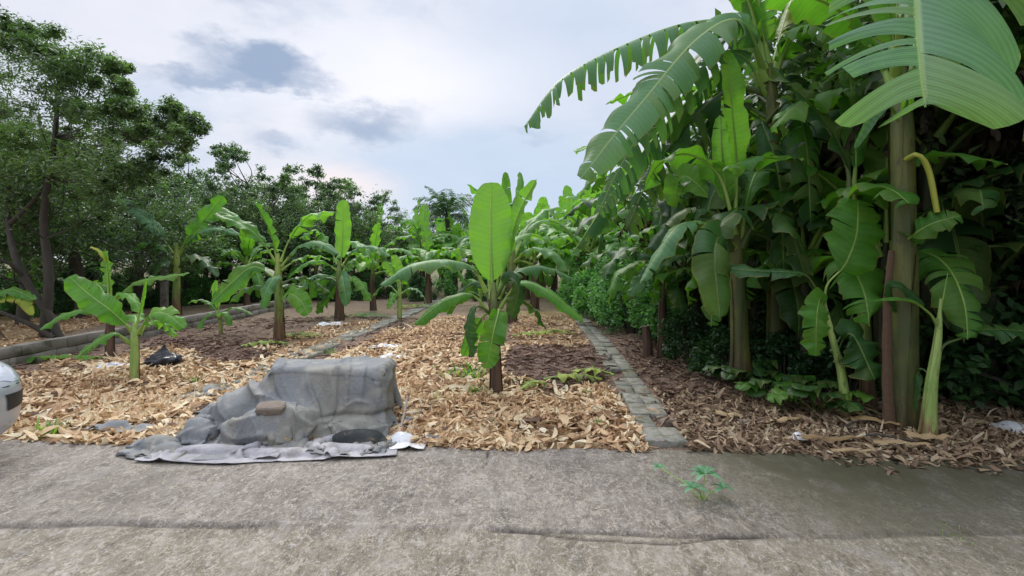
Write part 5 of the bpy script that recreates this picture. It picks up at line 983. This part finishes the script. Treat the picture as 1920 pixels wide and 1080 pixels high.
#SPLIT3
# ------------------------------------------------------------------ draped tarp (cloth relaxed over what lies beneath)
def drape(x0, x1, y0, y1, dx, z, prims, steps=170, comp=.94, seed=0, iters=7, wrin=.02, thick=.012, edge=None, fr=.5, bend=.12):
    nx = int((x1 - x0) / dx) + 1; ny = int((y1 - y0) / dx) + 1; gx, gy = np.meshgrid(np.linspace(x0, x1, nx), np.linspace(y0, y1, ny), indexing='ij')
    rest = dx / comp; p = np.stack([gx + (fbm(gx * 5, gy * 5, seed) - .5) * wrin, gy + (fbm(gx * 5, gy * 5, seed + 20) - .5) * wrin, z + (fbm(gx * 4, gy * 4, seed + 3) - .5) * .06], -1)
    if edge is not None: p = edge(p)
    v = np.zeros_like(p)
    cons = []
    def addc(A, B, d, k):
        cons.append((A, B, d, k))
    for st in (0, 1):
        addc((slice(st, nx - 1, 2), slice(None)), (slice(st + 1, nx, 2), slice(None)), rest, 1.); addc((slice(None), slice(st, ny - 1, 2)), (slice(None), slice(st + 1, ny, 2)), rest, 1.)
        addc((slice(st, nx - 1, 2), slice(0, ny - 1)), (slice(st + 1, nx, 2), slice(1, ny)), rest * 1.414, .35); addc((slice(st, nx - 1, 2), slice(1, ny)), (slice(st + 1, nx, 2), slice(0, ny - 1)), rest * 1.414, .35)
    for st in range(4):
        addc((slice(st, nx - 2, 4), slice(None)), (slice(st + 2, nx, 4), slice(None)), rest * 2, bend); addc((slice(None), slice(st, ny - 2, 4)), (slice(None), slice(st + 2, ny, 4)), rest * 2, bend)
    cons = [(A, B, d, k) for A, B, d, k in cons]
    for t_ in range(steps):
        old = p.copy(); v[..., 2] -= 9.8 * .016; p = p + v * .016
        for it in range(iters):
            for A, B, d, k in cons:
                a = p[A]; b = p[B]; m0 = min(a.shape[0], b.shape[0]); m1 = min(a.shape[1], b.shape[1]); a = a[:m0, :m1]; b = b[:m0, :m1]
                df = b - a; l = np.sqrt((df ** 2).sum(-1, keepdims=True)) + 1e-9; c = df * (.5 * k * (l - d) / l); p[A][:m0, :m1] += c; p[B][:m0, :m1] -= c
            hit = np.zeros(p.shape[:2], bool)
            for pr in prims:
                if pr[0] == 'box':
                    c, hs, rz = np.array(pr[1]), np.array(pr[2]) + thick, pr[3]; q = p - c; cs, sn = math.cos(rz), math.sin(rz); lx = q[..., 0] * cs + q[..., 1] * sn; ly = -q[..., 0] * sn + q[..., 1] * cs; lz = q[..., 2]
                    L_ = np.stack([lx, ly, lz], -1); dd = hs - np.abs(L_); ins = (dd > 0).all(-1); ax = dd.argmin(-1)
                    for k in range(3):
                        mk_ = ins & (ax == k); L_[..., k] = np.where(mk_, np.sign(L_[..., k]) * hs[k], L_[..., k])
                    n3 = np.stack([L_[..., 0] * cs - L_[..., 1] * sn, L_[..., 0] * sn + L_[..., 1] * cs, L_[..., 2]], -1) + c; p = np.where(ins[..., None], n3, p); hit |= ins
                else:
                    c, r = np.array(pr[1]), np.array(pr[2]) + thick; q = (p - c) / r; l = np.linalg.norm(q, axis=-1, keepdims=True); ins = l < 1; p = np.where(ins, c + q / (l + 1e-9) * r, p); hit |= ins[..., 0]
            fl = pr_floor(p); low = p[..., 2] < fl + thick; p[..., 2] = np.where(low, fl + thick, p[..., 2]); hit |= low
        v = (p - old) / .016 * .985; p2 = p.copy(); f = hit[..., None] * fr; p[..., :2] = (p * (1 - f) + old * f)[..., :2]; v = np.where(hit[..., None], v * (1 - fr), v)
        sp = np.linalg.norm(v, axis=-1, keepdims=True); v = v * np.minimum(1, 3 / (sp + 1e-6))
    return p
def pr_floor(p): return np.maximum(gh(p[..., 0], p[..., 1]), -.01) * ss(4.4, 4.7, p[..., 1]) 
def upsample(p, k):
    for ax in (0, 1):
        n = p.shape[ax]; q = np.linspace(0, n - 1, (n - 1) * k + 1); i = np.minimum(np.floor(q).astype(int), n - 2); f = q - i
        g = lambda j: np.take(p, np.clip(j, 0, n - 1), axis=ax)
        sh = [1, 1, 1]; sh[ax] = -1; f = f.reshape(sh); a, b_, c, d = g(i - 1), g(i), g(i + 1), g(i + 2)
        p = .5 * (2 * b_ + (c - a) * f + (2 * a - 5 * b_ + 4 * c - d) * f * f + (3 * b_ - a - 3 * c + d) * f ** 3)
    return p
def creases(p, segs, noise_amp=.012, seed=0, k=2, dx=.02, sc=1.):
    """press folds into the settled cloth along drawn lines: (points, height, width)"""
    p = upsample(p, k); dx = dx / k * sc
    a = np.gradient(p, axis=0); b_ = np.gradient(p, axis=1); n_ = unit(np.cross(a, b_)); n_ = n_ * np.where(n_[..., 2:3] < -.2, -1, 1)
    qx = 960 + p[..., 0] / p[..., 1] * F; qy = HOR + (CH - p[..., 2]) / p[..., 1] * F; h = np.zeros(p.shape[:2])
    for pts, amp, w in segs:
        d = np.full(h.shape, 1e9); side = np.zeros(h.shape); tt_ = np.zeros(h.shape); n__ = len(pts) - 1
        for i in range(n__):
            A = np.array(pts[i], float); B = np.array(pts[i + 1], float); ab = B - A; t0_ = ((qx - A[0]) * ab[0] + (qy - A[1]) * ab[1]) / (ab @ ab); tc_ = np.clip(t0_, 0, 1)
            dx_, dy_ = qx - A[0] - tc_ * ab[0], qy - A[1] - tc_ * ab[1]; dd = np.hypot(dx_, dy_); m_ = dd < d; d = np.where(m_, dd, d); side = np.where(m_, np.sign(ab[0] * dy_ - ab[1] * dx_), side); tt_ = np.where(m_, (i + tc_) / n__, tt_)
        fade = np.clip(4 * tt_ * (1 - tt_) + .25, 0, 1); wv = np.where(side > 0, w * 1.1, w * .35)
        h += 1.25 * amp * np.exp(-(d / wv) ** 1.25) * fade
    u, v_ = np.meshgrid(np.arange(p.shape[0]) * dx, np.arange(p.shape[1]) * dx, indexing='ij'); u = u + .08 * vn(u * 6, v_ * 6, seed); v_ = v_ + .08 * vn(u * 5, v_ * 6, seed + 1)
    R_ = lambda a_, b2, sd: 1 - np.abs(2 * fbm(a_, b2, sd, 2) / .75 - 1)
    h = h + noise_amp * (R_(u * 2.6 + v_ * 1.1, v_ * 2.2, seed) ** 6 * 2.2 + R_(u * 4.4 - v_ * 2, v_ * 2.5 + u, seed + 9) ** 6 * .6 + R_(u * 9 + v_ * 3, v_ * 7 - u * 4, seed + 19) ** 6 * .10)
    return p + n_ * h[..., None]
def cloth_obj(name, p, mat, label, cat, sub=True):
    b = MB(); c = np.zeros(p.shape); o_ = tuple(p.reshape(-1, 3).mean(0)[:2]) + (0,); b.grid(p - np.array(o_), c); o = b.build(name, M[mat]); o.location = o_
    m2 = o.modifiers.new('t', 'SOLIDIFY'); m2.thickness = .003
    return tag(o, label, cat)
def shape_edge(fn):
    return fn
def tarp_edge(p):
    # the sheet is cut unevenly: pinch the left end in and pull its front corner out
    u = (p[..., 0] + 2.95) / 2.2; v_ = (p[..., 1] - 4.05) / 1.6; p[..., 1] += (1 - np.clip(u, 0, 1)) ** 2 * (.10 - .55 * v_) * .7
    q = p[..., :2] - np.array([-2.0, 4.75]); a = np.abs(q[..., 0]) / 1.2; b_ = np.abs(q[..., 1]) / .77; p[..., :2] = np.array([-2.0, 4.75]) + q * (1 - .20 * np.clip(a * b_, 0, 1) ** 1.4 + .05 * (vn(q[..., 0] * 4, q[..., 1] * 4, 6) - .5))[..., None]; return p
pr = [('box', (-1.63, 4.95, .27), (.46, .25, .26), -.03), ('box', (-2.02, 4.88, .28), (.15, .20, .27), .15), ('ell', (-2.40, 4.78, .10), (.22, .26, .24)), ('ell', (-2.02, 4.42, .06), (.25, .14, .22)), ('ell', (-1.74, 4.46, .04), (.10, .09, .20)),
      ('ell', (-1.28, 4.50, .02), (.20, .09, .12)), ('ell', (-2.62, 4.46, .0), (.13, .12, .14)), ('box', (-1.35, 4.62, .06), (.16, .05, .10), .1), ('ell', (-2.28, 4.40, .0), (.10, .07, .13)), ('ell', (-2.85, 4.28, .0), (.12, .09, .09)), ('ell', (-2.62, 4.72, .0), (.16, .2, .2))]
tp = drape(-3.04, -.82, 4.04, 5.55, .021, .62, pr, 150, .83, 3, 9, .10, edge=tarp_edge, bend=.02)
SEG = [([(508, 682), (512, 727), (530, 758)], -.030, 10), ([(455, 702), (490, 742), (535, 768), (575, 772)], .045, 12), ([(470, 690), (482, 730), (520, 760)], .022, 7), ([(575, 700), (590, 746), (600, 782)], .035, 9),
       ([(657, 688), (651, 769)], .030, 8), ([(686, 688), (680, 750)], .024, 9), ([(722, 690), (733, 772)], .030, 10), ([(634, 688), (630, 770)], .018, 8), ([(706, 690), (710, 760)], .018, 6), ([(612, 690), (616, 745)], .014, 6),
       ([(598, 784), (645, 774), (700, 776), (742, 764)], -.028, 7), ([(595, 792), (650, 790), (720, 792)], .030, 8), ([(650, 762), (670, 752), (690, 756)], .03, 7), ([(382, 808), (437, 797), (485, 782)], .040, 9), ([(449, 822), (471, 788), (482, 784)], .026, 9), ([(482, 790), (497, 825)], .024, 8),
       ([(408, 735), (398, 768), (386, 785)], .030, 8), ([(430, 722), (425, 760), (440, 790)], .018, 8), ([(345, 800), (380, 785), (400, 790)], .035, 8), ([(330, 825), (365, 805)], .03, 8), ([(520, 770), (560, 782), (585, 800), (572, 822)], .030, 9), ([(540, 800), (548, 826)], .02, 7), ([(600, 805), (640, 800), (680, 815)], .024, 8), ([(690, 806), (735, 800)], .02, 7)]
tp = creases(tp, SEG, .015, 5, 3)
cloth_obj('tarp', tp, 'tarp', 'grey weathered tarp draped over a bulky pile at the road edge', 'tarp')
pr2 = [('ell', (-2.3, 4.16, .0), (.35, .06, .05)), ('ell', (-1.75, 4.10, .0), (.4, .05, .045)), ('ell', (-1.3, 4.2, .0), (.3, .05, .04))]
def sheet_edge(p):
    u = (p[..., 0] + 2.8) / 1.8; v_ = (p[..., 1] - 3.95) / .45; p[..., 1] += .16 * (2 * u - .95) ** 2 - .03 + (vn(p[..., 0] * 5, 0 * p[..., 0], 5) - .5) * .08; return p
tp = drape(-2.62, -1.0, 3.98, 4.40, .022, .10, pr2, 90, .84, 9, 6, .05, edge=sheet_edge)
tp = creases(tp, [], .014, 15, 2); cloth_obj('ground_sheet', tp, 'tarp_l', 'pale grey crumpled ground sheet sticking out in front of the tarp', 'sheet')
tp = drape(-2.84, -2.54, 4.06, 4.34, .02, .10, [('ell', (-2.7, 4.18, 0), (.09, .07, .06))], 60, .85, 19, 6, .05)
tp = creases(tp, [], .014, 21); cloth_obj('tarp_end', tp, 'tarp', 'blue-grey bunched cloth end on the road at the left tip of the tarp', 'cloth')
tp = drape(-1.02, -.72, 4.22, 4.52, .022, .09, [('ell', (-.9, 4.4, 0), (.10, .08, .05))], 60, .84, 29, 6, .05)
tp = creases(tp, [], .014, 22); cloth_obj('white_sack', tp, 'plastic_w', 'white plastic sack at the right foot of the tarp', 'sack')
tp = drape(-1.30, -.72, 4.45, 5.35, .03, .10, [('ell', (-.95, 5.1, 0), (.12, .3, .05))], 60, .84, 39, 6, .05)
tp = creases(tp, [], .014, 23); cloth_obj('dark_net', tp, 'tarp', 'crumpled dark grey sheet spread right of the tarp', 'sheet')
tp = drape(-1.5, -1.02, 4.27, 4.42, .02, .12, [('ell', (-1.26, 4.35, 0), (.22, .05, .09))], 60, .86, 49, 6, .04)
tp = creases(tp, [], .014, 24); cloth_obj('dark_cloth', tp, 'tarp_d', 'blackish cloth strip tucked under the right front of the tarp', 'cloth')
tp = drape(-1.98, -1.78, 4.0, 4.14, .018, .07, [('ell', (-1.9, 4.07, 0), (.04, .03, .025))], 50, .82, 59, 6, .04)
tp = creases(tp, [], .014, 25); cloth_obj('sheet_scrap', tp, 'tarp_l', 'small folded scrap of pale sheet poking onto the road', 'cloth')
def scrap_edge(p, g_, sd):
    q = p[..., :2] - np.array([g_.x, g_.y]); a = np.arctan2(q[..., 1], q[..., 0]); k = .6 + .75 * vn(a * 2.2 + 9, a * 0, sd) ; p[..., :2] = np.array([g_.x, g_.y]) + q * k[..., None]; return p
for (px_, py_, w, d, mt, lb, sd) in ((722, 654, .42, .30, 'plastic_w', 'upper white plastic scrap in the husks behind the tarp', 61), (738, 674, .42, .26, 'plastic_w', 'lower white plastic scrap in the husks behind the tarp', 62), (218, 694, .34, .28, 'plastic_w', 'flat white bag beside the yellow-green banana stem', 63),
                          (620, 614, .5, .5, 'plastic_w', 'white bag on the soil near the dark purple-brown stem', 64), (240, 808, .62, .14, 'tarp', 'grey plastic strip along the road edge left of the tarp', 65), (392, 742, .32, .45, 'tarp', 'pale green-grey cloth on the husks behind the left end of the tarp', 66), (1500, 832, .10, .08, 'plastic_w', 'small white wrapper in the litter at the road edge', 67), (812, 828, .13, .05, 'tarp', 'small greenish scrap right of the white sack', 68),
                          (1912, 812, .30, .30, 'plastic_w', 'bluish white plastic rubbish at the far right edge', 69)):
    g_ = G(px_, py_); zf = float(pr_floor(np.array([[g_.x, g_.y, 0]]))[0]) if False else 0
    tp = drape(g_.x - w / 2, g_.x + w / 2, g_.y - d / 2, g_.y + d / 2, max(.018, w / 18), .14, [('ell', (g_.x - w * .16, g_.y + d * .1, .0), (w * .14, d * .3, .05)), ('ell', (g_.x + w * .2, g_.y - d * .05, .0), (w * .1, d * .2, .035))], 45, .74, sd, 5, .10, bend=.02, edge=lambda p: scrap_edge(p, g_, sd))
    tp[..., 2] += .02; tp = creases(tp, [], .012, sd, 2, .02, .8); cloth_obj('plastic_scrap', tp, mt, lb, 'plastic')
# black bag: crumpled closed bag
b = MB(); g_ = G(308, 690); th, ph = np.meshgrid(np.linspace(0, 2 * np.pi, 40, endpoint=False), np.linspace(.02, np.pi - .02, 22), indexing='ij'); r_ = .17 * (.75 + .5 * fbm(th * 1.2 + 9, ph * 3, 81, 4)) ; r_ = r_ * (1 + .2 * np.abs(np.sin(th * 4 + ph * 3)))
pp = np.stack([r_ * np.sin(ph) * np.cos(th) * 1.25, r_ * np.sin(ph) * np.sin(th), np.maximum(r_ * np.cos(ph) * .65 + .07 + np.exp(-ph * 6) * .12, 0)], -1); pp = np.concatenate([pp, pp[:1]], 0); b.grid(pp); o = b.build('black_bag', M['plastic_b']); o.location = (g_.x, g_.y, .02); tag(o, 'crumpled black plastic bag on the husks right of the yellow-green banana stem', 'bag')
# stone slab on the tarp
import bmesh
def rock(name, loc, dims, rz, mat, label, seed, cat='stone', rx=0):
    bm = bmesh.new(); bmesh.ops.create_icosphere(bm, subdivisions=3, radius=1); r2 = random.Random(seed)
    for v in bm.verts:
        c = v.co; k = 1 / max(abs(c.x), abs(c.y), abs(c.z)) * .6 + .4; n_ = 1 + .16 * (float(fbm(np.array(c.x * 2 + seed), np.array(c.y * 2 + c.z * 2), seed)) - .5); v.co = Vector((c.x * dims[0], c.y * dims[1], c.z * dims[2])) * k * n_ * .5
    me = bpy.data.meshes.new(name); bm.to_mesh(me); bm.free(); me.materials.append(M[mat]); o = bpy.data.objects.new(name, me); COL.objects.link(o); o.location = loc; o.rotation_euler = (rx, 0, rz); return tag(o, label, cat)
ST = P(508, 770, 4.36); rock('stone', (ST.x, 4.36, .30), (.24, .13, .08), .12, 'stone', 'flat brown stone weighing down the front of the tarp', 3, rx=.3)
rock('stone', (G(1395, 800).x, G(1395, 800).y, .03), (.10, .08, .07), 1, 'stone', 'small brown stone in the litter right of the path', 5)
rock('stone', (1.42, 4.86, .03), (.16, .10, .08), .4, 'stone', 'broken brown stone in the gap of the block path', 6)
b = MB(); a_ = P(764, 742, 4.55); c_ = P(752, 800, 4.36); b.tube([Vector((0, 0, 0)), (a_ - c_) * .5 + Vector((.006, 0, 0)), a_ - c_], [.011, .010, .009], 7); o = b.build('stick', M['wood']); o.location = c_; tag(o, 'thin pale stick leaning at the right end of the tarp', 'stick')
rg = random.Random(15)
for i in range(7):
    g_ = G(rg.uniform(1290, 1620), rg.uniform(700, 830)); b = MB(); az = rg.uniform(-.5, .6); L = rg.uniform(.4, .9); b.tube([(0, 0, .05), (math.cos(az) * L / 2, math.sin(az) * L / 2, .09), (math.cos(az) * L, math.sin(az) * L, .05)], [.009, .008, .005], 6); o = b.build('dead_stick', M['wood'] if i % 2 else M['bark']); o.location = g_
    tag(o, 'thin dead stick lying in the leaf litter right of the path', 'stick', 'dead sticks in the right leaf litter')

# ------------------------------------------------------------------ silver car, its front corner at the left edge
def car():
    root = empty('parked_car', (-3.70, 3.38, 0), 0, 'silver-white car whose rounded front corner shows at the left edge of the road', 'car')
    # local: x backwards from the nose (negative), y across (+ is the plot side)
    hw = .885; ns = 40; na = 48
    xs_ = np.concatenate([np.array([0, -.015, -.04, -.08, -.14, -.22, -.32, -.45, -.6, -.8]), np.linspace(-1.05, -3.6, 18), np.array([-3.8, -3.95, -4.08, -4.17, -4.22, -4.24])])
    hood = np.interp(-xs_, [0, .02, .06, .12, .22, .5, 1.0, 1.15, 3.7, 4.1, 4.2, 4.24], [.52, .60, .67, .72, .78, .86, .96, .98, 1.0, .97, .85, .6])
    bot = np.interp(-xs_, [0, .04, .2, .6, 3.8, 4.24], [.30, .21, .17, .17, .2, .34])
    wid = hw * np.interp(-xs_, [0, .015, .04, .08, .14, .22, .32, .45, .6, 3.8, 4.1, 4.24], [.50, .64, .75, .83, .895, .935, .962, .98, 1, 1, .93, .7])
    rings = []
    for x_, zt, zb, w in zip(xs_, hood, bot, wid):
        a = np.linspace(0, 2 * np.pi, na, endpoint=False); c, s_ = np.cos(a), np.sin(a); e = .42
        yy = w * np.sign(c) * np.abs(c) ** e; zz = (zt + zb) / 2 + (zt - zb) / 2 * np.sign(s_) * np.abs(s_) ** .5; yy = yy * (1 - .05 * ((zz - .55) / .4) ** 2)
        rings.append(np.stack([np.full(na, x_), yy, zz], 1))
    rings = np.array(rings); b = MB(); b.grid(rings, closed=True)
    for r_ in (rings[0], rings[-1]):
        c = r_.mean(0); b.add(np.vstack([r_, c]), [(i, (i + 1) % na, na, na) for i in range(na)])
    b.build('body', M['paint'], root)
    b = MB(); cr = []
    for x_, zt, w in ((-1.05, .97, .78), (-1.35, 1.18, .74), (-1.75, 1.40, .66), (-2.3, 1.46, .64), (-3.0, 1.44, .63), (-3.5, 1.3, .62), (-3.95, 1.0, .66)):
        a = np.linspace(0, np.pi, 20); c, s_ = np.cos(a), np.sin(a); cr.append(np.stack([np.full(20, x_), w * np.sign(c) * np.abs(c) ** .4, .93 + (zt - .93) * np.abs(s_) ** .45], 1))
    b.grid(np.array(cr)); cab = b.build('cabin_glass', M['glass'], root)
    b = MB(); top = np.array(cr)[2:6, 4:16] + np.array([0, 0, .008]); b.grid(top); b.build('roof', M['paint'], root)
    def on_body(xf, yf, zf, d):   # local helper: surface patch offset outwards from the rounded nose
        return None
    # nose patches are laid on the corner: sample the loft surface at given height and station
    def patch(name, i0, i1, zlo, zhi, side, mat, off, taper=0):
        rows = []
        for k, i in enumerate(np.linspace(i0, i1, 9)):
            lo, hi = int(math.floor(i)), min(int(math.floor(i)) + 1, len(rings) - 1); f = i - lo; rg_ = rings[lo] * (1 - f) + rings[hi] * f; m_ = (rg_[:, 1] * side > 0); q = rg_[m_]; q = q[np.argsort(q[:, 2])]
            t_ = k / 8; zz = np.linspace(zlo + taper * t_, zhi - taper * .3 * t_, 6); yy = np.interp(zz, q[:, 2], q[:, 1]); xx = np.full(6, q[0, 0]); n_ = unit(np.array([.75 - .6 * t_, side * (.5 + .5 * t_), 0])); rows.append(np.stack([xx, yy, zz], 1) + n_ * off)
        b = MB(); b.grid(np.array(rows)); return b.build(name, M[mat], root)
    for sd_ in (1, -1):
        patch('headlight', 2.2, 7.5, .60, .71 , sd_, 'lampglass', .006, -.03)
        patch('fog_lamp_recess', .8, 4.6, .40, .52, sd_, 'trim', .008, .03)
        patch('panel_gap', .6, 8.5, .572, .579, sd_, 'trim', .004)
        o = rock('mirror', (-1.25, sd_ * .98, .98), (.12, .2, .14), 0, 'paint', None, 1, None); 
        o.parent = root
        for k_ in ('label', 'category'):
            if k_ in o: del o[k_]
    b = MB(); b.tube([(.006, -.40, .36), (.012, 0, .36), (.006, .40, .36)], .06, 8, squash=.8); b.build('grille', M['trim'], root)
    for x_ in (-.80, -3.42):
        for sd_ in (1, -1):
            w = empty('wheel', (x_, sd_ * .80, .31)); w.parent = root
            b = MB(); prof = [(.20, -.10), (.28, -.105), (.31, -.08), (.315, 0), (.31, .08), (.28, .105), (.20, .10)]; a = np.linspace(0, 2 * np.pi, 32, endpoint=False)
            b.grid(np.array([[(r_ * math.cos(t_), y_, r_ * math.sin(t_)) for t_ in a] for r_, y_ in prof]), closed=True); b.build('tyre', M['tyre'], w)
            b = MB(); prof = [(.205, .09 * sd_), (.19, .07 * sd_), (.06, .075 * sd_), (.0, .08 * sd_)]; b.grid(np.array([[(r_ * math.cos(t_), y_, r_ * math.sin(t_)) for t_ in a] for r_, y_ in prof]), closed=True)
            for k_ in range(5): b.tube([(0, .088 * sd_, 0), (.19 * math.cos(k_ * 1.2566), .088 * sd_, .19 * math.sin(k_ * 1.2566))], [.03, .022], 6)
            b.build('rim', M['lampglass'], w)
car()
for o in bpy.data.objects:
    for k_ in ('used',):
        if k_ in o.keys(): del o[k_]
